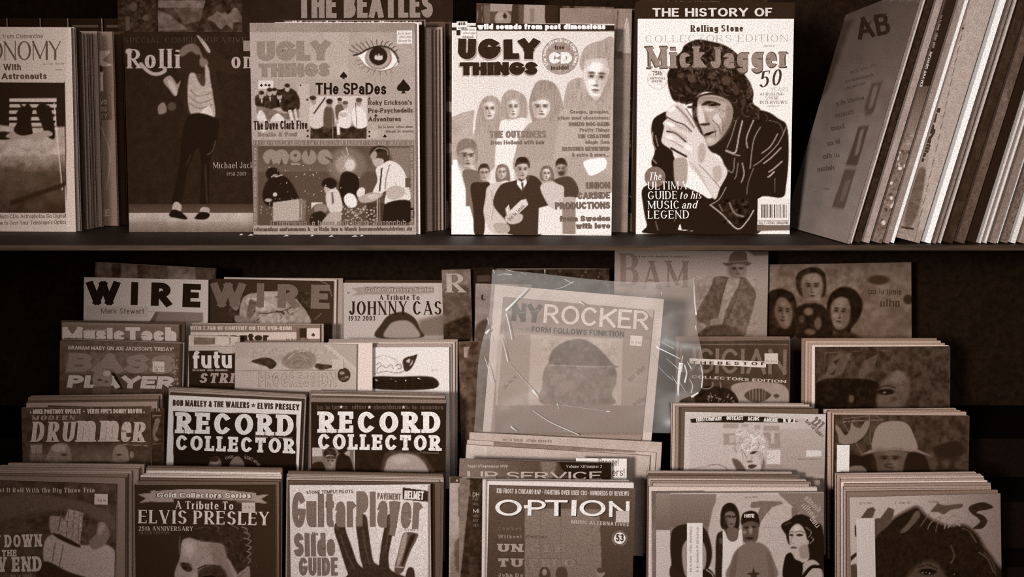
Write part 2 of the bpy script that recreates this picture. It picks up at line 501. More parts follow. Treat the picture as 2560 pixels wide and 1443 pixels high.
class Ink:
    """draws the tones of one sheet; every coordinate is read off an enlarged look at the photograph (view = left, top, scale)."""

    def __init__(self, view, PX, PY, tone):
        self.PX, self.PY, self.looks = PX, PY, []
        self.quads = []
        self.look(*view)
        self.T = np.full(PX.shape, float(tone))
        self.layer = 0
        self.rnd = random.Random(11)

    def look(self, ox, oy, s):
        """from here on coordinates are read off this enlarged look."""
        self.ox, self.oy, self.s = ox, oy, s
        self.X, self.Y = (self.PX - ox) * s, (self.PY - oy) * s
        self.looks.append((len(self.quads), ox, oy, s))

    def win(self, x0, y0, x1, y1):
        return (self.X >= x0) & (self.X <= x1) & (self.Y >= y0) & (self.Y <= y1)

    def put(self, m, tone, alpha):
        self.T[m] = self.T[m] * (1 - alpha) + tone * alpha

    def poly(self, tone, f, p, al=1.0):
        xs, ys = [q[0] for q in p], [q[1] for q in p]
        m = self.win(min(xs) - f, min(ys) - f, max(xs) + f, max(ys) + f)
        if not m.any():
            return
        x, y = self.X[m], self.Y[m]
        ins = np.zeros(x.shape, bool)
        d = np.full(x.shape, 1e9)
        n = len(p)
        for i in range(n):
            a, b = p[i], p[(i + 1) % n]
            c = ((a[1] > y) != (b[1] > y)) & (x < (b[0] - a[0]) * (y - a[1]) / (b[1] - a[1] + 1e-12) + a[0])
            ins ^= c
            d = np.minimum(d, seg_dist(x, y, a, b))
        sd = np.where(ins, d, -d)
        self.put(m, tone, np.clip(.5 + sd / max(f, .5), 0, 1) * al)

    def line(self, tone, wd, p, al=1.0):
        xs, ys = [q[0] for q in p], [q[1] for q in p]
        m = self.win(min(xs) - wd, min(ys) - wd, max(xs) + wd, max(ys) + wd)
        if not m.any():
            return
        x, y = self.X[m], self.Y[m]
        d = np.full(x.shape, 1e9)
        for i in range(len(p) - 1):
            d = np.minimum(d, seg_dist(x, y, p[i], p[i + 1]))
        self.put(m, tone, np.clip((wd / 2 + 1.5 - d) / 3.0, 0, 1) * al)

    def ell(self, tone, f, cx, cy, rx, ry, rot=0, al=1.0):
        R = max(rx, ry) + f
        m = self.win(cx - R, cy - R, cx + R, cy + R)
        if not m.any():
            return
        a = math.radians(rot)
        x, y = self.X[m] - cx, self.Y[m] - cy
        u, v = x * math.cos(a) + y * math.sin(a), -x * math.sin(a) + y * math.cos(a)
        d = (1 - np.sqrt((u / rx) ** 2 + (v / ry) ** 2)) * min(rx, ry)
        self.put(m, tone, np.clip(.5 + d / max(f, .5), 0, 1) * al)

    def shape(self, tone, pts):
        """crisp convex ink shape as geometry."""
        self.layer += 1
        for i in range(1, len(pts) - 1, 2):
            q = [pts[0], pts[i], pts[i + 1], pts[min(i + 2, len(pts) - 1)]]
            self.quads.append((q, tone, self.layer))

    def text(self, style, tone, h, x0, y0, x1, y1, s):
        q, wd = text_quads(s, style)
        self.layer += 1
        L = math.hypot(x1 - x0, y1 - y0)
        dx, dy = (x1 - x0) / L, (y1 - y0) / L
        ux, uy = dy, -dx
        k = L / wd
        for qq in q:
            self.quads.append(([(x0 + a * k * dx + b * h * ux, y0 + a * k * dy + b * h * uy) for a, b in qq], tone, self.layer))

    def arc(self, style, tone, h, cx, cy, r, a0, a1, s):
        q, wd = text_quads(s, style)
        self.layer += 1
        for qq in q:
            pts = []
            for a, b in qq:
                t = math.radians(a0 + (a1 - a0) * a / wd)
                rr = r + b * h if a1 < a0 else r - b * h
                pts.append((cx + rr * math.cos(t), cy - rr * math.sin(t)))
            self.quads.append((pts, tone, self.layer))

    def run(self, txt):
        for ln in txt.strip().splitlines():
            k = ln.split()
            if not k:
                continue
            c = k[0]
            if c == 'T':
                self.text(k[1], float(k[2]), *[float(q) for q in k[3:8]], ' '.join(k[8:]))
                continue
            if c == 'A':
                self.arc(k[1], float(k[2]), *[float(q) for q in k[3:9]], ' '.join(k[9:]))
                continue
            a = [float(q) for q in k[1:]]
            if c == '@':
                self.look(*a)
            elif c in 'PSpsQ':      # polygon / smooth polygon, lower case: half strength
                p = [(a[i], a[i + 1]) for i in range(2, len(a) - 1, 2)]
                if c in 'Ss':
                    p = smooth_pts(p, True)
                self.poly(a[0], a[1], p, .5 if c.islower() else 1)
            elif c in 'LCc':
                p = [(a[i], a[i + 1]) for i in range(2, len(a) - 1, 2)]
                if c in 'Cc':
                    p = smooth_pts(p, False)
                self.line(a[0], a[1], p, .5 if c == 'c' else 1)
            elif c in 'Ee':
                self.ell(*a[:6], rot=a[6] if len(a) > 6 else 0, al=.5 if c == 'e' else 1)
            elif c == 'R':
                x0, y0, x1, y1 = a[1:5]
                self.poly(a[0], 2, [(x0, y0), (x1, y0), (x1, y1), (x0, y1)])
            elif c == 'H':        # crisp quad
                self.shape(a[0], [(a[i], a[i + 1]) for i in range(1, len(a) - 1, 2)])
            elif c == 'D':        # crisp disc
                self.shape(a[0], [(a[1] + a[3] * math.cos(t * math.pi / 12), a[2] + a[4] * math.sin(t * math.pi / 12)) for t in range(24)])
            elif c == 'V':        # vertical gradient in a rectangle
                t0, t1, x0, y0, x1, y1 = a
                m = self.win(x0, y0, x1, y1)
                self.T[m] = t0 + (t1 - t0) * (self.Y[m] - y0) / (y1 - y0)
            elif c == 'U':        # horizontal gradient
                t0, t1, x0, y0, x1, y1 = a
                m = self.win(x0, y0, x1, y1)
                self.T[m] = t0 + (t1 - t0) * (self.X[m] - x0) / (x1 - x0)
            elif c == 'N':        # mottle: amplitude, size, rect
                m = self.win(*a[2:6]) if len(a) > 5 else np.ones(self.T.shape, bool)
                n = vnoise(self.X[m], self.Y[m], a[1], 3) * .6 + vnoise(self.X[m], self.Y[m], a[1] / 2.3, 5) * .4
                self.T[m] = np.clip(self.T[m] + (n - .5) * 2 * a[0], 0.02, 1)
            elif c == 'B':        # illegible line of small print: tone height x0 y0 x1 y1
                self.scribble(*a)
            elif c == 'K':        # upright bars
                t, x0, y0, x1, y1 = a[:5]
                x = x0
                self.layer += 1
                while x < x1 - 4:
                    wd = self.rnd.choice([2, 3, 4, 7])
                    self.quads.append(([(x, y0), (x + wd, y0), (x + wd, y1), (x, y1)], t, self.layer))
                    x += wd + self.rnd.choice([3, 4, 6])
            elif c == 'W':        # spade: tone x y size
                t, x, y, r = a
                self.layer += 1
                p = [(0, -1), (.35, -.55), (.8, -.05), (.95, .3), (.75, .62), (.4, .66), (.12, .45), (.18, .8), (.4, 1), (-.4, 1), (-.18, .8),
                     (-.12, .45), (-.4, .66), (-.75, .62), (-.95, .3), (-.8, -.05), (-.35, -.55)]
                p = [(x + i * r, y + j * r) for i, j in p]
                for i in range(8):
                    j = (17 - i) % 17
                    self.quads.append(([p[i], p[i + 1], p[(j - 1) % 17], p[j]], t, self.layer))
            elif c == '*':        # star: tone x y r
                t, x, y, r = a
                self.layer += 1
                o = [(x + r * math.sin(i * math.pi / 5) * (1 if i % 2 == 0 else .42), y - r * math.cos(i * math.pi / 5) * (1 if i % 2 == 0 else .42)) for i in range(10)]
                for i in range(0, 10, 2):
                    self.quads.append(([(x, y), o[i - 1], o[i], o[i + 1]], t, self.layer))
            elif c == 'F':        # soft facial features on a face already drawn: tone cx cy rx ry rot turn
                self.face(*a)
            elif c == 'M':        # streaky mottle on one tone only: amp sx sy tone tol rect
                m = self.win(*a[5:9]) & (np.abs(self.T - a[3]) < a[4])
                n = vnoise(self.X[m] * a[2] / a[1], self.Y[m], a[2], 8) * .6 + vnoise(self.X[m] * a[2] / a[1], self.Y[m], a[2] / 2.1, 9) * .4
                self.T[m] = np.clip(self.T[m] + (n - .5) * 2.4 * a[0], .02, 1)
            elif c == '~':        # curls of hair on one tone only: tone n len width rect tone tol
                keep = self.T.copy()
                for _ in range(int(a[1])):
                    x, y, t = self.rnd.uniform(a[4], a[6]), self.rnd.uniform(a[5], a[7]), self.rnd.uniform(0, 6.28)
                    r, sp = a[2] * self.rnd.uniform(.5, 1.1), self.rnd.uniform(1.2, 2.6)
                    self.line(a[0] * self.rnd.uniform(.6, 1.2), a[3], [(x + r * math.cos(t + sp * k / 5), y + r * math.sin(t + sp * k / 5)) for k in range(6)], .75)
                m = np.abs(keep - a[8]) > a[9]
                self.T[m] = keep[m]
            elif c == '.':        # random specks: tone n size rect
                t, n, sz, x0, y0, x1, y1 = a
                for _ in range(int(n)):
                    self.ell(t, 2, self.rnd.uniform(x0, x1), self.rnd.uniform(y0, y1), sz * self.rnd.uniform(.4, 1), sz * self.rnd.uniform(.4, 1))

    def face(self, t, cx, cy, rx, ry, rot=0, turn=0):
        ca, sa = math.cos(math.radians(rot)), math.sin(math.radians(rot))

        def el(tone, u, v, ru, rv, al, f=.16):
            u += turn * .14
            self.ell(tone, f * rx, cx + u * rx * ca - v * ry * sa, cy + u * rx * sa + v * ry * ca, ru * rx, rv * ry, rot, al)
        sd = -1 if turn < 0 else 1
        el(t * .62, -.75 * sd, .15, .5, .9, .55, .5)
        el(t * .8, .85 * sd, .1, .3, .9, .4, .3)
        el(min(.97, t * 1.12), .15 * sd, -.62, .5, .2, .5, .4)
        el(min(.97, t * 1.1), .42 * sd, .22, .26, .2, .5, .3)
        for e in (-1, 1):
            el(t * .5, .40 * e, -.14, .30, .15, .6, .2)
            el(t * .22, .40 * e, -.12, .17, .055, .9, .07)
            el(t * .28, .42 * e, -.29, .30, .05, .8, .08)
        el(t * .66, -.10 * sd, .12, .12, .28, .6, .14)
        el(t * .36, .02, .32, .20, .05, .8, .08)
        el(t * .34, .0, .55, .30, .055, .9, .08)
        el(t * .62, .0, .66, .24, .05, .6, .1)
        el(t * .6, .0, .98, .6, .12, .5, .2)

    def scribble(self, tone, h, x0, y0, x1, y1):
        L = math.hypot(x1 - x0, y1 - y0)
        dx, dy = (x1 - x0) / L, (y1 - y0) / L
        ux, uy = dy, -dx
        x = 0.0
        self.layer += 1
        while x < L - h * .2:
            if self.rnd.random() < .14:
                x += h * .45
                continue
            wd = h * self.rnd.choice([.2, .45, .5, .6])
            hh = h * self.rnd.choice([.7, .7, .75, 1.0])
            st = h * .16

            def bar(a0, b0, a1, b1):
                self.quads.append(([(x0 + a * dx + b * ux, y0 + a * dy + b * uy) for a, b in ((a0, b0), (a1, b0), (a1, b1), (a0, b1))], tone, self.layer))
            bar(x, 0, x + st, hh)
            if wd > h * .3:
                bar(x + wd - st, 0, x + wd, h * .7)
                if self.rnd.random() < .7:
                    bar(x, h * .56, x + wd, h * .7)
                if self.rnd.random() < .6:
                    bar(x, 0, x + wd, h * .13)
            x += wd + h * .16


def print_sheet(name, fr, view, tone, art, white, parent, mat=None, bottom=PXH + 12, step=2.0, bow=0.0, lift=0.0, x0=0.0, x1=None, clip=None):
    """front face of a sheet: a fine grid of ink tones down to where it is hidden, a plain strip below, lettering on top."""
    W, H = (fr.W if x1 is None else x1), fr.H
    px0, py0 = project(fr.m @ Vector((0, 0, H)))
    px1, _ = project(fr.m @ Vector((W, 0, H)))
    _, pyb = project(fr.m @ Vector((0, 0, 0)))
    ppm = max(200.0, (px1 - px0) / W) if abs(px1 - px0) > 60 else 1400.0
    g = step / ppm
    nx = max(4, min(420, int((W - x0) / g)))
    zlow = 0.0
    if pyb > bottom:
        mid = project(fr.m @ Vector((W / 2, 0, H)))
        _, zz = fr.loc(np.array([mid[0]]), np.array([bottom]))
        zlow = max(0.0, float(zz[0]))
    nz = max(4, min(420, int((H - zlow) / g)))
    gx, gz = np.meshgrid(np.linspace(x0, W, nx + 1), np.linspace(zlow, H, nz + 1))
    PX, PY = fr.pix(gx, gz)
    ink = Ink(view, PX, PY, tone)
    ink.run(art)
    cols = albedo(ink.T.ravel(), white)

    def bend(x):
        u = (x - x0) / (W - x0)
        return -bow * 4 * u * (1 - u)
    mb = MB()
    yb = bend(gx.ravel())
    V = np.stack([gx.ravel(), yb - lift, gz.ravel()], -1)
    mb.v = [tuple(p) for p in V]
    mb.c = list(cols)
    r = nx + 1
    mb.f = [(j * r + i, j * r + i + 1, (j + 1) * r + i + 1, (j + 1) * r + i) for j in range(nz) for i in range(nx)]
    if zlow > 0.002:
        base = [tuple(p) for p in V[:r]]
        cl = albedo(np.full(r, float(ink.T[0].mean())), white)
        b0 = len(mb.v)
        mb.v += [(p[0], p[1], 0.0) for p in base]
        mb.c += list(cl)
        b1 = len(mb.v)
        mb.v += base
        mb.c += list(cl)
        mb.f += [(b0 + i, b0 + i + 1, b1 + i + 1, b1 + i) for i in range(nx)]
    if ink.quads:
        P = np.array([q[0] for q in ink.quads], float)
        for n0, ox, oy, s in ink.looks:
            if n0 == 0:
                Q = P.copy()
            Q[n0:, :, 0], Q[n0:, :, 1] = P[n0:, :, 0] / s + ox, P[n0:, :, 1] / s + oy
        lx, lz = fr.loc(Q[..., 0], Q[..., 1])
        tc = albedo(np.array([q[1] for q in ink.quads]), white)
        for k, q in enumerate(ink.quads):
            xs, zs = lx[k], lz[k]
            if xs.max() < x0 or xs.min() > W or zs.max() < zlow - .01 or zs.min() > H:
                continue
            xs, zs = np.clip(xs, x0 + 1e-4, W - 1e-4), np.clip(zs, 1e-4, H - 1e-4)
            i = len(mb.v)
            yy = bend(xs) - lift - 0.00012 - 0.00005 * q[2] - 0.0000038 * (k % 12)
            mb.v += [(xs[n], yy[n], zs[n]) for n in range(4)]
            mb.c += [tc[k]] * 4
            area2 = sum(xs[n] * zs[(n + 1) % 4] - xs[(n + 1) % 4] * zs[n] for n in range(4))
            mb.f.append((i, i + 1, i + 2, i + 3) if area2 > 0 else (i + 3, i + 2, i + 1, i))
    return mb.build(name, mat or M_PRINT, parent)


ALL = []


def magazine(label, tl, tr, Y, zbase, th, tone, white, view, art='', lean=.1, bottom=PXH + 12, pages=0, bow=0.0, group=None, name='magazine',
             cat='magazine', stickers=(), spine=None, back=.4, step=2.0, inset=.0012, mat=None):
    fr = sheet_frame(tl, tr, Y, lean, zbase)
    W, H = fr.W, fr.H
    root = tag(empty(name, fr.m), label, cat, group)
    print_sheet('front_cover', fr, view, tone, art, white, root, bottom=bottom, bow=bow, step=step, mat=mat)
    sp = albedo(spine if spine is not None else tone, white)
    bk = albedo(back, white)
    mb = MB()
    c = 0.0004
    mb.box(0, c, 0.0003, th, 0, H, sp)                       # spine
    mb.box(c, W, th - c, th, 0, H, bk)                       # back sheet
    mb.build('back_cover', M_PRINT, root)
    pg = MB()
    n = 12
    for i in range(n):                                       # page block, following the bow of the cover
        xa, xb = c + (W - inset - c) * i / n, c + (W - inset - c) * (i + 1) / n
        u = lambda x: -bow * 4 * (x / W) * (1 - x / W)
        i0 = len(pg.v)
        za, zb = inset, H - inset
        pg.v += [(xa, u(xa) + c, za), (xb, u(xb) + c, za), (xb, th - c, za), (xa, th - c, za), (xa, u(xa) + c, zb), (xb, u(xb) + c, zb), (xb, th - c, zb), (xa, th - c, zb)]
        pg.c += [None] * 8
        pg.f += [(i0, i0 + 3, i0 + 2, i0 + 1), (i0 + 4, i0 + 5, i0 + 6, i0 + 7), (i0, i0 + 1, i0 + 5, i0 + 4), (i0 + 2, i0 + 3, i0 + 7, i0 + 6)]
        if i == n - 1:
            pg.f.append((i0 + 1, i0 + 2, i0 + 6, i0 + 5))
        if i == 0:
            pg.f.append((i0 + 3, i0, i0 + 4, i0 + 7))
    pg.build('pages', PAGES[pages], root)
    for (nm, lb, x0, y0, x1, y1, stone, sart) in stickers:
        ox, oy, s = view
        lx, lz = fr.loc(np.array([x0, x1]) / s + ox, np.array([y1, y0]) / s + oy)
        m2 = fr.m @ Matrix.Translation((lx[0], -0.0016 - bow, lz[0]))
        f2 = Frame(m2, float(lx[1] - lx[0]), float(lz[1] - lz[0]))
        o = print_sheet(nm, f2, view, stone, sart, white, root, step=2.5)
        o.matrix_parent_inverse = Matrix.Identity(4)
        o.matrix_local = Matrix.Translation((lx[0], -0.0016 - bow, lz[0]))
        o['label'] = lb
    b1, b2 = project(fr.m @ Vector((0, 0, 0))), project(fr.m @ Vector((W, 0, 0)))
    ALL.append((label, tl, tr, round(W, 3), round(H, 3), [round(q) for q in (*b1, *b2)]))
    return root, fr


def filler(label, tl, tr, Y, zbase, th, tone, white, lean, pages, group, spine=None, name='magazine'):
    """a magazine of a stack of which the photograph shows only an edge: wrapped cover and page block."""
    fr = sheet_frame(tl, tr, Y, lean, zbase)
    W, H = fr.W, fr.H
    root = tag(empty(name, fr.m), label, 'magazine', group)
    c = .0004
    cv = albedo(tone, white)
    mb = MB()
    mb.box(0, W, 0, c, 0, H, cv)
    mb.box(0, W, th - c, th, 0, H, albedo(max(.2, tone - .1), white))
    mb.box(0, c, c, th - c, 0, H, albedo(spine if spine is not None else tone, white))
    mb.build('cover', M_PRINT, root)
    pg = MB()
    pg.box(c, W - .001, c, th - c, .001, H - .001)
    pg.build('pages', PAGES[pages], root)
    return root


ORD = ['first', 'second', 'third', 'fourth', 'fifth', 'sixth', 'seventh', 'eighth', 'ninth', 'tenth', 'eleventh', 'twelfth']


def stack(what, where, tl, tr, Y, zbase, tlb, trb, n, white, lean=.1, th=.005, dy=None, group=None, tones=(.2, .6), seed=1, jx=6, jy=2.5, side=None):
    """n magazines standing behind a front one; corners run from just behind the front one to the last one of the stack."""
    r = random.Random(seed)
    dy = dy or th + .0012
    for i in range(n):
        t = (i + 1) / n
        e = (1 if i < n - 1 else 0)
        a = (tl[0] + (tlb[0] - tl[0]) * t + r.uniform(-jx, jx) * e, tl[1] + (tlb[1] - tl[1]) * t + r.uniform(-jy, jy) * e)
        b = (tr[0] + (trb[0] - tr[0]) * t + r.uniform(-jx, jx) * e, tr[1] + (trb[1] - tr[1]) * t + r.uniform(-jy, jy) * e)
        b = (b[0], a[1] + (tr[1] - tl[1]) * .5 + (trb[1] - tlb[1]) * .5 + (b[1] - a[1] - (tr[1] - tl[1])) * .3)
        tone = r.uniform(*tones)
        lab = f'{ORD[i]} magazine behind {what}, only its {where} showing' if i else f'magazine directly behind {what}, only its {where} showing'
        filler(lab, a, b, Y + (i + 1) * dy, zbase, th, tone, white, lean, r.choice([0, 0, 1, 1, 2]), group, spine=r.uniform(.12, .55))


# ------------------------------------------------------------------ the setting
def struct(name, mb, mat):
    o = mb.build(name, mat)
    o['kind'] = 'structure'
    return o


WALLM = mat_flat('dark_back_panel', .10, .9, .85, .05, 90., .6, 1.4)
b = MB(); b.box(-2.2, 2.2, .86, .90, -1.3, 1.4); struct('wall_back', b, WALLM)
b = MB(); b.box(-2.2, 2.2, -3.2, .90, -1.34, -1.3); struct('floor', b, mat_flat('dark_floor', .2, .9, .7, .2, 30., .7, 1.3))

sh = tag(empty('bookshelf', Matrix.Translation((0, .42, 0))), 'long dark stained wooden shelf carrying the upper row of magazines and records', 'shelf')
b = MB(); b.box(-1.9, 1.9, -.425, .438, -.006, 0); b.build('shelf_board', WOOD, sh)
rk = tag(empty('magazine_rack', Matrix.Translation((0, 0, -1.3))), 'dark stepped display rack under the shelf holding the lower rows of magazines', 'rack')
TIER = {'E': (.20, .374, -.66), 'D': (.377, .460, -.55), 'C': (.463, .600, -.47), 'A': (.603, .855, -.40)}
for k, (y0, y1, z) in TIER.items():
    b = MB(); b.box(-1.25, 1.35, y0, y1, 0, z + 1.3 - .0016)
    b.build('tier', BLACK, rk)
ZE, ZD, ZC, ZA = -.66, -.55, -.47, -.40

V1, V2, V3, V4 = (0, 0, 2.328), (600, 0, 2.327), (1100, 0, 2.327), (1540, 0, 2.327)
STK = lambda n, x0, y0, x1, y1, t=.78, art='': ('price_sticker', n, x0, y0, x1, y1, t, art)

# ------------------------------------------------------------------ upper shelf, left to right
magazine('pale magazine with a moon landscape and striped flag, left end of upper shelf', (-215, 66), (178, 68), .215, .0004, .005, .60, .70, V1, '''
R .64 388 150 460 1345
T sans .30 26 -10 225 250 222 s from Clementine
T optima .27 112 -62 352 358 350 ONOMY
T bold .22 38 20 410 122 408 With
B .42 10 250 378 372 374
B .5 9 318 410 368 409
T bold .22 36 -36 462 272 460 o Astronauts
R .10 -300 480 378 1240
R .62 54 572 330 592
R .58 54 606 328 626
R .58 54 642 326 662
R .60 54 680 326 700
R .58 54 716 324 736
R .58 54 752 324 772
P .54 10 -300 745 0 728 60 735 200 745 380 738 382 905 -300 930
V .50 .24 -300 905 380 1000
N .10 40 -300 740 378 1000
V .24 .16 -300 1000 380 1238
N .05 60 -300 1000 378 1238
S .09 6 95 660 120 625 105 590 140 620 160 600 190 640 180 700 190 800 120 790 80 760 100 710
S .09 6 210 640 240 600 270 610 300 640 320 800 270 790 240 720
E .10 8 20 790 55 25
S .5 5 60 775 140 790 270 760 300 790 160 810 40 800
L .70 5 315 600 362 1105
P .12 14 60 1170 378 1060 378 1085 60 1200
L .10 5 375 480 388 1238
R .64 386 478 440 1345
T sans .28 24 0 1272 385 1268 hoto CDs: Astrophotos Go Digital!
T sans .28 24 0 1310 385 1304 w to Test Your Telescope's Optics
''', lean=.06, pages=1)
for i, (xr, yt, tone) in enumerate([(186, 68, .62), (194, 70, .10), (199, 78, .08), (208, 84, .44), (216, 82, .5), (222, 84, .42), (229, 82, .48), (243, 78, .46)]):
    filler(f'{["", "second ", "third ", "fourth ", "fifth ", "sixth ", "seventh ", "eighth "][i]}magazine behind the moon landscape issue, only its right edge showing',
           (xr - 380, yt), (xr, yt), .215 + .012 * (i + 1), .0004, .006, tone, .7, .06, [1, 2, 0, 1, 2, 1, 2, 1][i], 'magazines stacked behind the moon landscape issue')
magazine('grey magazine with light lettering fragments, poking out right of the moon landscape stack', (-90, 80), (281, 79), .325, .0004, .006, .33, .62, V1, '''
V .36 .22 560 180 650 700
S .5 6 560 305 640 300 600 350 650 380 560 380
T bold .55 60 560 530 600 525 D
R .55 562 420 600 530
E .12 5 575 400 24 22
E .2 4 575 440 10 9
T bold .5 28 562 610 622 608 AVO
T bold .42 26 562 650 622 648 EIS
T bold .42 26 562 690 626 688 KEY
C .45 6 590 740 640 900 620 1100
T bold .5 40 585 1260 640 1258 EE
''', lean=.06, pages=1)
for i, (xl, xr, yt, tone, Y) in enumerate([(-60, 304, 79, .16, .36), (-40, 309, 79, .22, .39)]):
    filler(['dark brown magazine between the light lettering one and the dancer issue', 'dark magazine touching the left side of the dancer issue'][i],
           (xl, yt), (xr, yt), Y, .0004, .006, tone, .62, .06, 2, None)

magazine('black magazine with a spotlit dancer raising an arm, white script title and bright stage floor', (309, 80), (702, 80), .205, .0004, .005, .12, .90, V1, '''
N .02 30
T lroman .30 30 722 250 1600 246 SPECIAL COMMEMORATIVE ISSUE
T romanb .62 112 736 398 1052 396 Rolli
T romanb .60 96 1342 398 1545 396 one
C .60 20 820 372 850 405 885 428 925 430 960 412 955 395
E .60 4 750 300 20 17
S .14 8 1050 330 1080 270 1130 265 1180 300 1190 250 1260 300 1300 340 1370 350 1400 400 1330 430 1260 420 1290 640 1270 690 1100 670 1060 560 1075 440 1030 420
S .36 8 1042 300 1080 262 1130 255 1165 290 1150 320 1110 300 1060 330
C .34 14 1130 262 1160 300 1180 350
S .60 5 1145 205 1175 225 1205 262 1225 300 1210 305 1180 262
S .40 7 1165 340 1200 345 1212 372 1195 392 1165 380
S .60 8 1100 440 1130 425 1160 460 1190 470 1195 380 1215 400 1225 470 1240 560 1250 680 1180 684 1110 660 1092 560
S .22 5 1140 430 1192 445 1190 500 1165 490
C .44 6 1105 520 1150 560 1230 540
C .44 6 1100 560 1160 600 1240 575
C .42 6 1100 600 1160 630 1235 610
P .74 8 1150 664 1220 610 1246 680
S .52 7 950 470 985 440 1010 460 1030 490 1050 470 1040 510 1020 560 985 520
S .64 5 975 480 1000 470 1030 530 1020 556
S .44 6 920 620 950 596 968 625 965 655 925 665
E .25 8 1000 620 25 25
N .06 18 1090 440 1240 690
S .085 8 1090 680 1260 690 1265 800 1220 960 1215 1190 1165 1190 1170 960 1150 860 1090 1000 1050 1190 1000 1190 1040 980
C .24 6 1255 820 1235 880 1205 900
C .17 8 1195 960 1205 1180
C .17 6 1110 900 1085 960
V .20 .26 722 1190 1660 1235
P .62 5 722 1238 1660 1238 1660 1262 722 1262
V .64 .56 722 1244 1660 1292
V .52 .36 722 1292 1660 1352
N .05 50 722 1240 1660 1352
S .60 4 1010 1185 1030 1175 1055 1195 1050 1230 1005 1225
S .58 4 1170 1210 1195 1205 1218 1215 1215 1240 1165 1240
S .07 4 985 1245 1010 1220 1050 1232 1088 1265 1080 1278 1030 1270 990 1262
S .07 4 1135 1265 1165 1235 1215 1240 1218 1262 1190 1278 1140 1276
T roman .60 36 1240 980 1543 978 Michael Jackson
T roman .50 22 1320 1024 1435 1022 1958-2009
''', lean=.05, pages=1, stickers=[STK('pale price sticker', 1418, 238, 1500, 298, .5)])

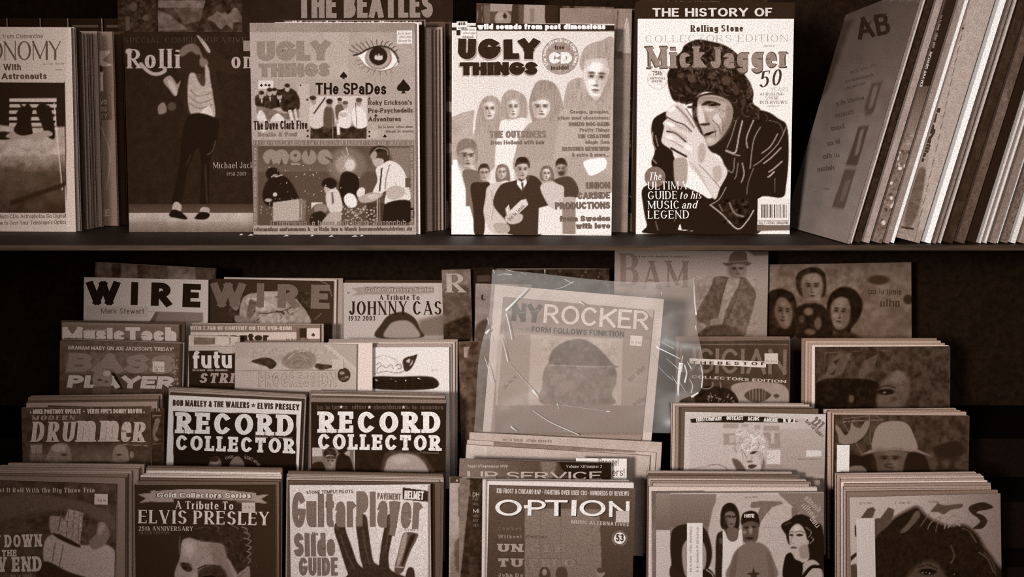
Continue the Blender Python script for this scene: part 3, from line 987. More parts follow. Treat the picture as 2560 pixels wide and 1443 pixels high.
magazine('grey magazine with one large staring eye, black spades and a lower photo of musicians', (624, 57), (1037, 57), .163, .0004, .004, .60, .96, V2, '''
R .52 40 120 1020 186
R .62 60 186 490 460
R .64 490 186 632 460
N .03 60
T fat .50 116 98 356 524 352 UGLY
T fat .50 80 108 450 522 446 THINGS
P .62 6 720 190 800 190 1016 300 1016 380 900 300
S .88 3 686 326 740 296 800 286 870 296 905 330 920 368 890 392 840 408 780 404 720 370
E .50 3 806 336 78 70
E .60 3 806 336 68 60
E .12 3 804 326 53 54
S .75 3 782 340 790 318 802 330 806 308 816 326 828 322 828 345 805 350
C .12 9 660 322 700 312 740 288 800 270 860 276 905 312 922 362
C .35 4 690 330 740 392 810 414 880 398 915 360
L .12 4 690 312 650 298 634 288
L .12 4 705 306 672 284 650 264
L .12 4 722 297 696 272 674 254
L .12 4 740 289 718 262 700 246
L .12 4 758 281 742 254 732 240
L .12 4 778 274 768 248 762 236
L .12 4 798 270 795 246 796 232
L .12 4 818 270 822 248 832 238
L .12 4 838 272 848 250 862 242
L .12 4 858 277 874 258 888 252
L .12 4 878 288 896 272 908 268
L .12 4 895 302 912 292 920 290
L .3 3 700 350 672 352
L .3 3 712 366 686 378
L .3 3 730 384 706 402
L .3 3 755 398 740 422
L .3 3 785 408 776 434
L .3 3 815 412 814 438
L .3 3 845 410 852 434
L .3 3 872 402 884 424
L .3 3 920 350 928 330
W .10 603 438 22
W .10 951 502 42
W .12 843 792 11
W .12 790 672 9
T bold .10 68 440 550 850 550 THe SPaDes
T bold .24 28 746 612 1000 610 Roky Erickson's
T bold .24 28 746 658 1008 656 Pre-Psychedelic
T bold .24 28 746 708 936 706 Adventures
B .36 15 805 746 1008 744
B .36 15 848 772 1008 770
R .80 105 468 193 516
W .12 125 496 9
W .12 150 494 8
W .12 170 496 9
R .67 336 488 402 560
R .66 342 560 410 740
W .2 352 496 6
W .2 392 580 7
W .2 394 760 8
W .2 394 792 8
W .2 752 574 7
W .2 752 766 7
W .2 752 792 7
R .66 742 758 800 805
S .14 6 90 560 125 545 150 560 165 520 240 520 262 510 310 520 345 570 340 640 260 650 230 625 160 640 120 630 90 610
E .62 4 125 556 15 20
E .14 4 125 540 16 12
E .62 4 172 540 15 20
E .14 4 172 522 16 12
E .62 4 200 536 14 18
E .14 4 200 520 15 10
E .64 4 230 562 15 19
E .14 4 230 545 18 12
E .62 4 275 515 14 19
E .14 4 275 498 16 12
P .8 3 122 580 132 580 128 610
P .8 3 170 565 180 565 176 590
P .8 3 228 582 238 582 234 605
S .40 6 100 620 200 640 260 660 340 640 330 700 240 690 180 720 150 690 110 680
S .78 6 100 680 120 640 150 680 150 760 120 760
S .80 5 180 690 220 660 255 690 250 710 190 712
P .78 4 280 640 300 640 320 720 300 730
P .70 4 310 640 325 630 340 710 330 725
N .10 22 90 520 345 720
R .66 76 705 400 755
T cond .16 52 80 756 392 752 The Dave Clark Five
T cond .46 26 104 796 330 794 Beatle & Paul
R .74 410 560 738 808
V .72 .5 410 700 738 735
R .17 410 735 738 808
N .12 26 410 730 738 808
S .74 5 410 600 450 590 470 640 480 735 410 735
E .55 4 428 588 16 22
E .16 4 424 570 20 13
L .22 9 430 660 495 570
S .30 6 490 640 520 615 545 650 545 735 490 735
E .52 4 520 605 16 20
E .14 4 520 590 20 16
S .32 6 555 620 590 605 605 640 590 700 560 690
E .52 4 580 592 13 17
E .16 4 580 578 14 10
S .82 5 575 660 610 640 640 660 640 740 580 735
E .56 4 612 612 15 20
E .3 4 612 598 17 11
S .84 5 650 650 690 620 730 660 735 735 670 740
E .56 4 690 598 16 21
E .25 4 692 582 19 14
L .2 3 672 600 680 740
E .68 4 600 668 26 14
L .5 3 540 560 540 808
P .84 4 562 720 580 720 582 785 565 785
R .43 70 815 1014 846
B .6 24 75 842 1012 842
R .40 70 846 108 1310
R .40 985 846 1014 1310
B .6 20 98 1300 98 860
B .6 20 1008 1300 1008 860
P .28 4 105 848 985 848 985 1312 105 1312
V .28 .34 105 848 985 1000
P .44 12 860 860 986 860 986 1180 930 1180 900 960
E .40 30 620 960 110 100
E .5 3 180 914 46 44
E .5 3 240 914 46 44
P .28 2 165 962 180 920 195 962
P .28 2 228 962 242 920 256 962
E .5 3 322 908 34 34
E .28 3 322 904 10 9
R .5 294 948 352 960
E .5 3 402 914 43 44
P .28 2 384 866 400 918 412 866
E .5 3 492 914 42 44
P .28 2 492 906 540 930 540 950 500 918
E .55 20 615 958 62 56
E .75 12 640 960 30 34
L .7 5 618 858 630 900
L .6 4 590 880 618 910
S .10 8 590 1015 640 1000 690 1040 680 1150 620 1200 575 1130
E .10 6 190 1012 40 38
E .58 5 205 1034 22 20
S .10 8 160 1050 230 1020 280 1040 325 1110 335 1180 170 1200 130 1140
L .75 5 205 1030 245 1018
E .72 4 204 1132 12 12
E .6 4 165 1165 20 10
P .62 4 192 1178 345 1158 345 1285 192 1288
P .40 4 345 1158 385 1165 378 1285 345 1285
L .62 4 358 1170 356 1280
E .10 6 520 1070 44 36
S .64 5 490 1085 530 1100 560 1090 545 1130 500 1125
S .74 5 500 1130 560 1100 590 1160 590 1230 520 1230
P .35 3 530 1120 542 1120 548 1180 536 1190
P .78 4 415 1178 480 1178 480 1240 415 1240
E .30 6 465 1240 55 55
E .48 6 470 1215 40 30
S .12 6 415 1250 480 1230 520 1300 415 1310
S .6 5 500 1260 530 1240 545 1310 470 1312
S .86 5 605 1150 630 1124 668 1140 680 1190 650 1210 615 1190
S .80 5 678 1120 700 1092 726 1100 720 1140 690 1150
P .62 5 520 1235 590 1235 590 1310 530 1310
E .12 6 812 890 56 42
E .18 4 830 920 40 40
E .56 4 778 905 18 26 20
S .64 5 770 930 800 920 835 930 830 965 800 975 780 960
C .5 6 770 890 800 862 850 870 862 900
S .82 4 790 985 830 955 870 935 920 955 960 1010 990 1120 985 1165 900 1190 842 1185 850 1110 790 1155 772 1120 800 1050
s .5 6 850 1110 900 1080 960 1100 940 1150 870 1160
L .16 9 825 980 812 1110
C .44 6 870 960 850 1040 845 1100
C .6 4 900 1060 930 1110 975 1130
S .62 5 690 1150 730 1130 770 1120 830 1130 790 1165 740 1180 700 1175
S .72 4 740 1140 780 1130 810 1140 770 1160
C .5 8 640 1220 690 1245 720 1220 740 1190
S .10 6 840 1190 985 1168 1000 1285 820 1300
P .2 5 735 1180 840 1180 830 1290 735 1290
L .7 5 798 1160 798 1285
L .6 4 810 1160 812 1285
R .3 960 1035 1000 1090
L .6 5 975 1100 1000 1110
. .7 90 5 590 1200 800 1310
. .6 60 4 110 1150 420 1300
. .75 34 4 130 950 720 1180
B .5 30 180 1312 985 1308
R .58 40 1316 1020 1352
B .28 24 85 1346 1002 1342
''', lean=.05, pages=0, stickers=[STK('small white price sticker', 914, 178, 1003, 256, .84, 'B .5 12 920 200 1000 200\nB .5 12 920 220 1000 220\nB .5 12 920 242 1000 242')])
# same title, only its black top strip and corner show behind the eye cover
magazine('magazine behind the staring eye issue, only its black top strip and white corner showing', (668, 50), (1063, 49), .195, .0004, .005, .14, .96, V2, '''
R .14 100 100 1090 152
T heavy .74 26 262 146 1058 146 wild sounds from past dimensions
L .5 5 255 123 1070 117
L .8 7 1078 115 1078 150
''', lean=.05, bottom=330)
for i, (xr, yt, tone) in enumerate([(1047, 56, .74), (1056, 62, .42), (1066, 70, .56), (1078, 72, .58), (1088, 73, .3), (1097, 72, .38), (1106, 68, .5), (1113, 56, .22)]):
    filler(f'{["", "second ", "third ", "fourth ", "fifth ", "sixth ", "seventh ", "eighth "][i]}magazine from the left in the row of edges right of the staring eye',
           (xr - 360, yt), (xr, yt), .163 + (.009 if i == 0 else .036 + .0075 * i), .0004, .005, tone, .8, .05, [0, 2, 1, 1, 2, 1, 0, 2][i], 'magazines stacked right of the staring eye issue')
magazine('dark magazine strip with round pale marks, left of the long haired band issue', (900, 56), (1129, 55), .268, .0004, .005, .22, .95, (1100, 0, 2.327), '''
R .42 -60 124 20 205
B .62 16 -10 180 20 180
R .14 24 205 60 500
E .50 5 55 620 26 32
E .45 5 50 862 26 30
S .58 5 20 1190 48 1180 50 1320 22 1300
N .08 30
''', lean=.05)

magazine('bright magazine with long haired bands, bold dark hand drawn title and a round disc badge', (1130, 57), (1536, 60), .147, .0004, .006, .84, .95, V3, '''
N .015 40
R .92 40 120 76 1400
S .62 5 848 450 815 390 818 330 850 270 930 238 1020 245 1020 660 745 650 738 500 790 455
S .90 5 838 385 850 350 905 340 970 350 985 420 955 510 912 585 868 545 836 470
s .62 6 838 400 850 340 900 320 960 330 985 400 940 370 890 365
c .60 10 900 260 880 330 870 380
c .66 8 850 290 845 340 836 390
c .56 8 960 260 975 330 990 420
e .55 4 880 420 16 7
e .55 4 945 424 16 7
c .6 5 912 440 905 470 920 474
e .52 4 893 497 22 6
P .64 5 60 685 130 655 200 640 190 760 205 960 60 960
N .06 50 60 640 210 960
S .60 5 220 640 250 575 300 555 345 585 360 650 350 735 310 750 230 770 205 740
S .82 6 250 610 285 595 318 610 320 660 295 700 262 685
e .5 4 268 630 11 5
e .5 4 300 630 11 5
e .5 4 285 672 13 5
S .60 5 360 570 400 525 450 530 500 570 510 660 490 700 440 690 380 720 355 680
S .82 6 388 600 425 585 460 610 458 660 430 690 395 670
e .5 4 408 622 11 5
e .5 4 442 622 11 5
e .5 4 426 664 13 5
S .56 5 525 560 560 480 620 466 680 500 715 600 740 690 730 770 640 760 560 750 520 640
S .84 5 538 590 580 578 632 590 640 640 600 690 555 685 540 640
P .56 6 525 570 570 540 640 560 650 595 600 580 540 592
e .5 4 560 612 13 5
e .5 4 610 614 13 5
c .5 4 588 620 580 645 592 650
e .45 4 590 664 20 6
S .62 6 200 760 300 745 350 760 330 960 210 1000
S .88 5 355 705 430 690 500 690 480 760 450 800 440 1020 330 1010 325 840 345 780
S .60 6 460 800 520 720 600 700 700 740 760 790 770 840 720 900 700 1000 440 1000 445 860
P .66 14 700 640 1016 640 1016 1060 640 1060
P .62 14 440 960 800 900 1016 1040 1016 1160 640 1200
S .46 5 95 880 110 825 155 805 205 825 220 890 215 940 180 920 120 925
S .70 5 110 890 155 868 205 890 195 950 150 982 118 950
C .30 5 108 895 150 888 165 900 205 888
e .45 4 152 948 20 5
P .95 3 76 930 100 930 130 1060 205 1300 215 1362 70 1362
S .40 5 130 1000 180 985 240 1010 250 1070 230 1362 200 1300 150 1100
R .42 150 1060 210 1200
S .17 4 178 1080 235 1060 290 1066 275 1150 262 1230 255 1362 200 1362 195 1230
S .18 4 222 985 240 955 275 955 290 990 285 1005 230 1010
S .70 4 232 985 280 985 282 1020 262 1055 238 1040
c .25 4 232 1005 280 1005
S .42 5 322 1010 335 965 370 955 400 980 408 1050 380 1050 330 1060
S .74 4 335 985 375 978 385 1015 360 1042 335 1025
e .4 3 350 1000 8 4
e .4 3 372 1000 8 4
e .4 3 360 1022 10 3
S .74 5 275 1090 330 1060 380 1070 400 1100 400 1200 430 1362 310 1362 255 1250 265 1150
C .56 4 300 1110 310 1200 300 1280
S .19 4 435 1050 500 1020 560 1030 600 1080 645 1190 600 1362 400 1362 385 1290 310 1190 350 1080
S .15 4 438 950 455 918 500 915 522 950 515 980 445 975
S .72 4 445 965 500 955 515 985 505 1025 478 1045 452 1020
c .3 4 450 970 475 968
c .3 4 485 968 510 970
e .4 4 480 1018 14 4
P .90 3 446 1040 475 1060 500 1035 505 1065 478 1110 450 1075
P .25 3 472 1062 484 1062 490 1110 478 1120
P .80 3 392 1240 470 1165 500 1158 514 1190 440 1260 400 1300
B .35 20 408 1285 505 1190
P .78 4 380 1215 400 1190 412 1250 392 1270
S .70 5 380 1260 420 1240 480 1250 470 1290 420 1305 385 1290
S .62 5 310 1310 350 1295 400 1310 400 1350 340 1356
P .86 5 575 1210 650 1190 710 1200 710 1362 570 1362
S .38 5 580 1010 600 968 640 968 662 1010 660 1060 640 1050 590 1050
S .78 4 598 990 630 985 642 1020 620 1050 600 1035
e .4 3 610 1008 7 4
e .4 3 632 1008 7 4
S .74 5 585 1080 640 1056 700 1060 725 1090 722 1190 650 1210 600 1140
S .17 4 672 950 690 922 720 922 738 950 734 972 680 975
S .60 4 680 965 728 960 732 1000 706 1025 682 1005
P .2 4 684 995 728 995 722 1022 694 1022
S .24 4 660 1050 700 1032 760 1030 800 1080 806 1130 780 1160 725 1150 720 1090 680 1068
S .66 4 722 1150 790 1150 795 1190 724 1190
R .50 712 1190 790 1362
P .90 6 790 1150 1016 1120 1016 1362 790 1362
F .88 912 460 72 118 4 -.3
F .8 288 640 38 60 0 .2
F .8 425 628 37 62 0 .2
F .82 590 628 52 64 0 0
F .66 160 915 46 66 0 .3
F .66 258 1010 27 42 0 .2
F .72 360 1006 26 40 0 .2
F .70 480 992 36 52 0 .1
F .76 620 1014 25 40 0 0
F .58 706 985 28 40 0 -.2
M .07 9 70 .62 .035 740 230 1016 640
M .07 9 70 .60 .025 200 520 520 780
M .07 9 70 .56 .025 520 460 745 780
M .08 7 40 .46 .04 90 800 230 960
M .08 6 30 .40 .04 320 950 670 1070
S .94 4 835 945 880 925 960 922 962 980 880 1022 850 990
R .13 96 176 120 205
P .13 2 208 130 1018 146 1018 182 600 180 60 176 60 160 208 150
T heavy .95 33 218 171 962 171 wild sounds from past dimensions
T fat .60 118 110 352 214 356 U
T fat .60 118 222 356 356 352 G
T fat .60 118 366 356 466 354 L
T fat .60 118 456 352 578 354 Y
T fat .15 118 102 342 206 346 U
T fat .15 118 224 346 352 340 G
T fat .15 116 372 346 460 344 L
T fat .15 116 456 342 574 344 Y
T fat .60 76 108 446 188 446 T
T fat .60 76 182 446 560 444 HINGS
T fat .15 76 116 439 192 438 T
T fat .15 76 190 439 566 436 HINGS
D .58 699 328 107 107
A bold .86 19 699 328 84 215 -35 the Soundtrack of Our Lives
D .55 699 328 78 78
T bold .2 26 668 290 724 288 free
T fat .90 66 634 371 768 370 CD
T bold .22 26 645 408 748 406 inside!
T condb .48 42 288 804 616 802 THE OUTSIDERS
T bold .42 25 294 842 608 840 from Holland with hair
T bold .46 22 755 662 985 661 Groups, groupies,
T bold .46 22 684 697 985 696 other mad obsessions:
T condb .44 24 748 735 985 734 BONZO DOG BAND
T bold .46 22 812 768 985 767 Pretty Things
T condb .44 24 800 806 985 804 THE CREATION
T bold .46 22 845 838 985 837 Magic Sam
T condb .44 24 710 879 985 877 REISSUES REVIEWED
T bold .46 22 765 912 982 911 & extra & more...
T heavy .40 40 848 1100 988 1098 UNION
T heavy .40 40 800 1160 988 1156 CARBIDE
T heavy .38 42 668 1219 988 1215 PRODUCTIONS
T heavy .38 34 695 1290 988 1287 from Sweden
T heavy .38 34 790 1332 988 1330 with love
''', lean=.05, pages=0, spine=.9, stickers=[STK('small white numbered sticker', 97, 126, 160, 176, .9, 'T bold .2 18 106 148 148 147 #18\nB .4 12 106 168 150 168'),
                                          STK('white price sticker with small print', 122, 158, 212, 226, .88, 'B .5 12 130 178 206 178\nB .5 12 130 198 206 198\nB .4 16 130 222 200 222')])
magazine('dark magazine showing a strip of small pictures above the long haired band issue', (1191, 8), (1534, 18), .229, .0004, .006, .26, .9, (1160, 0, 5.333), '''
N .05 60
R .20 150 60 270 330
L .45 6 180 90 185 300
L .4 6 240 90 245 300
R .34 268 70 350 330
R .52 350 40 650 150
E .5 8 520 250 110 110
E .56 6 480 220 50 60
E .16 6 545 215 30 25
P .14 4 525 200 545 160 570 240 530 250
P .18 4 650 40 730 40 730 330 620 330
R .54 800 36 1080 320
R .44 880 110 940 300
R .15 1080 30 1250 330
E .38 8 1370 240 65 90
R .10 1250 20 1310 330
R .12 1410 20 1470 330
E .40 8 1930 250 60 100
V .3 .38 1480 20 1880 320
N .10 60 1480 20 1880 320
R .14 150 326 2100 420
''', lean=.05, bottom=200)
magazine('grey folded paper with a pale triangle, between long haired band and leather jacket issues', (1400, 20), (1580, 22), .20, .0004, .004, .46, .9, (1100, 0, 2.327), '''
U .40 .5 1000 40 1060 1400
P .62 4 1035 305 1085 95 1100 140 1110 310
R .36 1010 300 1060 340
L .30 8 1036 60 1010 420
N .04 60
''', lean=.04)
magazine('dark magazine with a column of white letters, pressed against the leather jacket issue', (1480, 22), (1588, 22), .215, .0004, .006, .30, .9, (1100, 0, 2.327), '''
R .36 1060 40 1092 1370
T bold .72 44 1088 580 1112 580 A
T bold .72 44 1090 650 1112 650 S
E .4 5 1088 720 18 26
T bold .72 44 1088 800 1112 800 C
T bold .72 44 1088 860 1112 860 S
R .10 1084 918 1116 1240
T bold .6 20 1096 1150 1112 1150 A
''', lean=.04)

magazine('white magazine with a curly haired person in leather jacket, hands clasped before face', (1595, 47), (1985, 47), .172, .0004, .006, .90, .92, V4, '''
S .10 5 205 770 215 700 250 668 300 650 320 700 330 880 345 940 345 1080 300 1060 240 1010 205 950 225 880
S .10 5 160 1090 300 1050 340 1060 480 1120 560 1150 640 1000 660 860 700 720 720 690 790 640 880 650 945 690 995 735 1005 900 990 1080 965 1150 830 1156 822 1362 200 1362 180 1310 158 1200
P .92 3 372 1300 382 1335 450 1345 360 1338
P .36 4 820 1310 1020 1310 1020 1340 820 1345
S .11 6 300 480 302 420 330 380 335 340 380 300 400 262 470 230 550 240 630 262 690 300 730 350 742 420 780 480 800 540 798 600 840 640 790 690 720 700 690 690 688 600 660 560 600 545 520 535 470 560 440 600 390 604 345 592 320 560
N .05 22 300 240 800 680
e .40 8 440 455 30 16 40
e .34 8 480 420 40 14 -30
e .38 8 560 440 30 20
e .36 8 640 470 26 30
e .36 8 380 440 24 14
e .36 8 590 500 40 12 30
e .30 8 700 520 20 40
e .30 8 740 590 16 34
e .34 6 420 520 30 10 50
e .34 6 470 545 24 8
@ 1590 160 1.91
S .11 6 270 180 330 140 420 140 500 180 520 300 520 480 440 520 400 440 310 400 280 300
S .64 6 292 200 300 165 330 150 380 150 430 168 458 200 462 250 444 300 412 350 372 386 340 390 328 352 308 300 290 245
s .36 16 436 190 464 225 455 300 400 368 412 300 428 250
s .44 12 296 165 330 150 430 166 450 190 360 172 305 190
E .80 9 350 215 26 12
E .78 9 388 262 20 24
E .72 8 356 366 18 12
S .16 5 312 196 338 176 376 180 404 192 398 200 360 190 330 198
E .07 3 366 197 24 5
s .40 6 340 205 370 204 398 202 380 214 350 212
S .80 6 296 205 312 205 330 268 322 284 304 290
s .42 8 330 228 346 268 352 290 334 282
E .16 5 326 289 24 6
E .2 3 345 285 8 5
S .10 3 326 337 350 325 388 320 362 333 340 350 330 348
E .56 5 352 346 22 5
C .32 4 366 268 394 298 402 332
C .36 3 398 245 416 278 414 320
C .42 3 392 214 420 224 446 212
C .46 3 330 166 370 162 420 176
C .30 3 372 300 380 330 378 350
E .10 4 262 206 18 6
C .14 6 238 194 262 182 288 192
S .60 6 185 452 240 452 246 520 236 576 190 576 180 505
S .80 4 143 238 160 206 188 190 206 182 242 215 268 262 302 322 326 352 336 382 352 412 402 462 437 516 402 590 376 647 330 580 295 530 260 500 246 452 230 440 200 446 168 410 124 376 126 340 134 300 129 280 150 258
C .14 6 152 256 190 276 230 290 264 322
C .12 8 148 322 190 332 238 372
C .20 5 194 204 240 250 278 304
C .10 10 168 402 210 426 240 442
C .36 5 240 214 284 282 304 320
C .50 4 130 350 180 372 226 400
s .50 10 296 400 322 378 334 420 322 466 300 466
s .52 9 366 500 402 488 408 542 380 566
s .60 12 256 470 300 505 350 605 376 645 325 572
s .56 9 140 300 190 318 240 350 236 364 180 336
s .58 9 150 262 190 282 240 300 262 330 240 322 180 296
s .60 8 196 196 240 236 280 300 270 306 226 256
E .92 8 172 216 16 9 -30
E .92 8 165 288 22 8 18
E .90 8 160 352 24 9 10
E .90 10 250 400 22 12 40
C .44 4 300 480 340 520 400 590
@ 1540 0 2.327
C .60 9 735 705 715 790 705 850 690 890 640 875
C .5 5 700 700 670 800 645 860
C .56 6 640 880 690 900 720 905
C .6 7 800 700 760 800 765 860
C .5 6 840 740 800 820 780 980
C .48 6 990 740 940 840 850 930 800 965
C .5 8 940 780 900 850 850 890
C .55 8 960 860 900 920 860 950
C .55 9 965 940 920 980 890 1000
C .62 9 920 1000 900 1020 885 1030
C .56 7 735 950 745 1010 730 1060
C .5 5 690 920 680 1000 650 990
C .48 5 710 950 700 1020 690 1040
C .4 5 800 980 770 1060 760 1130
C .38 4 925 1040 925 1120
C .36 4 890 700 950 720 975 780
C .5 7 212 770 215 830 230 870
C .46 6 230 790 245 850
C .5 6 215 930 235 950
C .66 7 548 1192 620 1250 705 1332 760 1290 800 1225
C .55 5 548 1192 600 1160 640 1090
N .16 18 620 1160 770 1300
C .44 10 660 1180 690 1240 740 1260
C .4 6 600 1190 620 1230
C .4 5 230 1290 245 1340
C .3 5 340 1290 360 1240
~ .34 170 34 5 300 240 850 690 .12 .06
~ .05 120 30 6 300 240 850 690 .14 .12
T logo .24 40 432 186 742 184 Rolling Stone
T lroman .50 40 170 246 1000 241 COLLECTORS EDITION
B .6 12 860 272 920 272
T logo .26 136 166 404 532 398 Mick
T logo .50 122 174 397 526 392 Mick
T logo .26 136 538 404 1010 396 Jagger
T logo .50 122 546 397 1002 391 Jagger
D .72 241 460 60 60
D .88 241 460 57 57
T bold .36 26 212 440 268 438 75th
T bold .46 13 196 463 286 462 BIRTHDAY
T bold .46 13 206 481 274 480 SPECIAL
T ital .20 92 828 512 960 494 50
T lroman .36 22 898 532 1000 531 YEARS
T roman .40 18 838 557 974 556 of ROLLING
T roman .40 18 868 580 946 579 STONE
T roman .40 18 836 605 996 604 INTERVIEWS
L .5 2 880 617 950 617
D .42 226 1030 61 61
T ital .94 46 188 1050 262 1048 The
T roman .95 46 183 1104 490 1100 ULTIMATE
T roman .95 46 183 1160 357 1158 GUIDE
T ital .92 44 366 1158 496 1156 to his
T roman .95 46 183 1216 370 1214 MUSIC
T ital .92 44 378 1214 468 1212 and
T roman .95 46 183 1272 426 1270 LEGEND
''', lean=.05, pages=0, stickers=[('barcode_label', 'white barcode label', 820, 1156, 1004, 1308, .86, 'K .25 845 1190 1000 1268\nR .5 820 1284 1004 1290\nB .3 16 830 1305 1000 1304')])
magazine('black topped magazine directly behind the leather jacket issue, white capitals along its top', (1588, 4), (1987, 6), .19, .0004, .005, .15, .95, V4, '''
T bold .86 50 212 97 366 97 THE
T bold .86 50 402 97 768 96 HISTORY
T bold .86 50 806 96 908 95 OF
''', lean=.05, bottom=200)
magazine('dark magazine at the frame top behind the black topped one, faint small capitals', (1600, -60), (1920, -58), .225, .0004, .005, .14, .9, V4, '''
T sans .42 15 258 22 605 20 the Band's Finest - Volume Three
N .05 40
''', lean=.05, bottom=200)
magazine('large black book with tall grey capitals, standing behind the staring eye issue', (600, -190), (1130, -190), .30, .0004, .012, .13, .95, V2, '''
N .02 60
T condb .52 150 338 106 1122 102 THE BEATLES
''', lean=.04, bottom=150, cat='book', name='book', pages=2)
magazine('dark mottled picture sleeve high behind the dancer issue, pale band across its top', (388, -150), (640, -150), .40, .0004, .004, .2, .85, (180, 0, 5.333), '''
R .40 1150 0 1830 100
P .36 8 1120 120 1300 200 1560 400 1120 410
P .30 8 1350 100 1800 100 1760 260 1500 330
P .16 6 1780 0 2360 0 2360 400 1680 400
S .36 10 1800 250 1880 200 1990 100 2080 190 2180 100 2280 260 2240 300 2150 300 2140 390 2060 330 1980 390 1900 300
S .18 8 1880 90 1990 60 2080 100 2000 180
N .10 70
''', lean=.03, bottom=150, cat='record sleeve', name='record_sleeve')
magazine('nearly black speckled picture sleeve left of the pale banded one, upper left', (288, -150), (384, -150), .42, .0004, .004, .17, .80, (180, 0, 5.333), '''
N .10 40
E .28 12 820 90 50 60
E .30 12 980 240 40 40
R .30 720 225 770 410
''', lean=.03, bottom=150, cat='record sleeve', name='record_sleeve')
for i, (xa, xb) in enumerate([(-90, 18), (22, 101), (105, 170), (174, 255), (259, 312)]):
    bb = MB()
    fr = sheet_frame((xa, 46), (xb, 46 if i < 4 else 46), .44 + .001 * i, .02, .0004)
    root = tag(empty('book', fr.m), ['dark book spine at the far left end behind the moon landscape issue', 'second dark book spine from the left edge, behind the moon issue',
               'third dark book spine from the left edge, behind the moon issue', 'fourth dark book spine from the left, above the thin magazine edges',
               'fifth dark book spine from the left, next to a pale bookmark tab'][i], 'book', 'row of dark books behind the moon landscape issue')
    bb.box(.0004, fr.W, 0, .14, 0, fr.H, albedo(.10, .7)); bb.build('cover', M_PRINT, root)
    sb = MB(); sb.box(fr.W - .001, fr.W + .0006, -.0009, -.0002, fr.H * .3, fr.H, albedo(.42, .7)); sb.build('spine_edge', M_PRINT, root)
    if i > 2:
        sb = MB(); sb.box(.004, fr.W - .006, -.0006, -.0002, fr.H - .014, fr.H - .010, albedo(.26, .7)); sb.build('spine_print', M_PRINT, root)

# ------------------------------------------------------------------ records leaning at the right end of the upper shelf
LEAN = math.radians(14.6)


def record(label, px, py, wpx, tone, depth=.30, height=.312, front=None, y=None, art=None, view=None, glint=False, white=.94, lean=LEAN, face=None):
    Y = y if y is not None else .012
    p = at_y(px, py, .012)
    q = at_y(px + wpx, py, .012)
    th = (q.x - p.x) * math.cos(lean) - .0007
    Xl = Vector((math.cos(lean), 0, -math.sin(lean)))
    Zl = Vector((math.sin(lean), 0, math.cos(lean)))
    Yl = Vector((0, 1, 0))
    o = Vector((p.x + .0003, Y, .0006 + th * math.sin(lean)))
    m = Matrix(((Xl.x, Yl.x, Zl.x, o.x), (Xl.y, Yl.y, Zl.y, o.y), (Xl.z, Yl.z, Zl.z, o.z), (0, 0, 0, 1)))
    root = tag(empty('record_sleeve', m), label, 'record sleeve', 'records leaning at the right end of the shelf')
    mb = MB()
    mb.box(0, th, .0004, depth, 0, height, albedo(face if face is not None else tone, white))
    mb.build('sleeve', M_PRINT, root)
    fr = Frame(m, th, height)
    print_sheet('spine', fr, view or (1920, 0, 4.0), tone, art or '', white, root, step=1.5)
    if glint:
        g = MB(); g.box(th * .15, th * .6, -.0012, -.0003, .001, height - .001); g.build('plastic_edge_glint', GLINT_EDGE, root)
    return root, m, th


GLINT_EDGE = mat_flat('painted_edge_glint', .93, .93, .15, .8, 300., .8, 1.1)  # glint on clear sleeve edges, painted as a near-white strip
_, m1, th1 = record('leaning record sleeve whose pale left cover faces out, small dark pictures down its edge', 2112, 607, 8, .46, y=.004, art='N .05 60')
mf = m1 @ Matrix(((0, 1, 0, -.0006), (-1, 0, 0, .30), (0, 0, 1, 0), (0, 0, 0, 1)))
root1 = [o for o in bpy.data.objects if o.name == 'record_sleeve' and o.get('label', '').startswith('leaning')]
root1 = [o for o in bpy.data.objects if o.get('label', '').startswith('leaning record sleeve whose pale')][0]
fl = Frame(mf, .30, .312)
pf = print_sheet('front_cover', fl, (1920, 0, 4.0), .50, '''
V .38 .48 -400 0 1700 900
V .48 .56 -400 900 1700 1500
V .56 .60 -400 1500 1700 2600
P .30 40 -200 2000 150 1500 600 900 850 200 700 200 480 800 100 1700
N .04 120
T bold .20 215 905 400 1235 335 AB
C .24 12 930 300 1020 230 1110 160 1200 150
B .36 30 830 740 1080 660
B .36 34 780 830 1060 760
B .38 32 770 900 990 840
B .34 44 690 1060 980 990
B .36 50 680 1180 850 1140
B .36 50 640 1310 790 1280
B .36 50 600 1460 740 1430
B .36 50 560 1590 700 1570
B .36 50 500 1720 650 1700
P .34 5 1040 825 1140 815 1060 1120 980 1170 960 1090
P .50 5 1060 860 1100 860 1040 1080 1000 1090
P .32 5 910 1250 1010 1245 890 1650 780 1650
P .52 6 930 1290 960 1290 900 1560 860 1560
P .36 5 770 1690 875 1700 760 2080 640 2070
P .46 6 780 1800 830 1800 760 2000 720 2000
B .52 30 560 1900 620 1900
''', .94, root1, step=3.0)
pf.matrix_local = m1.inverted() @ mf
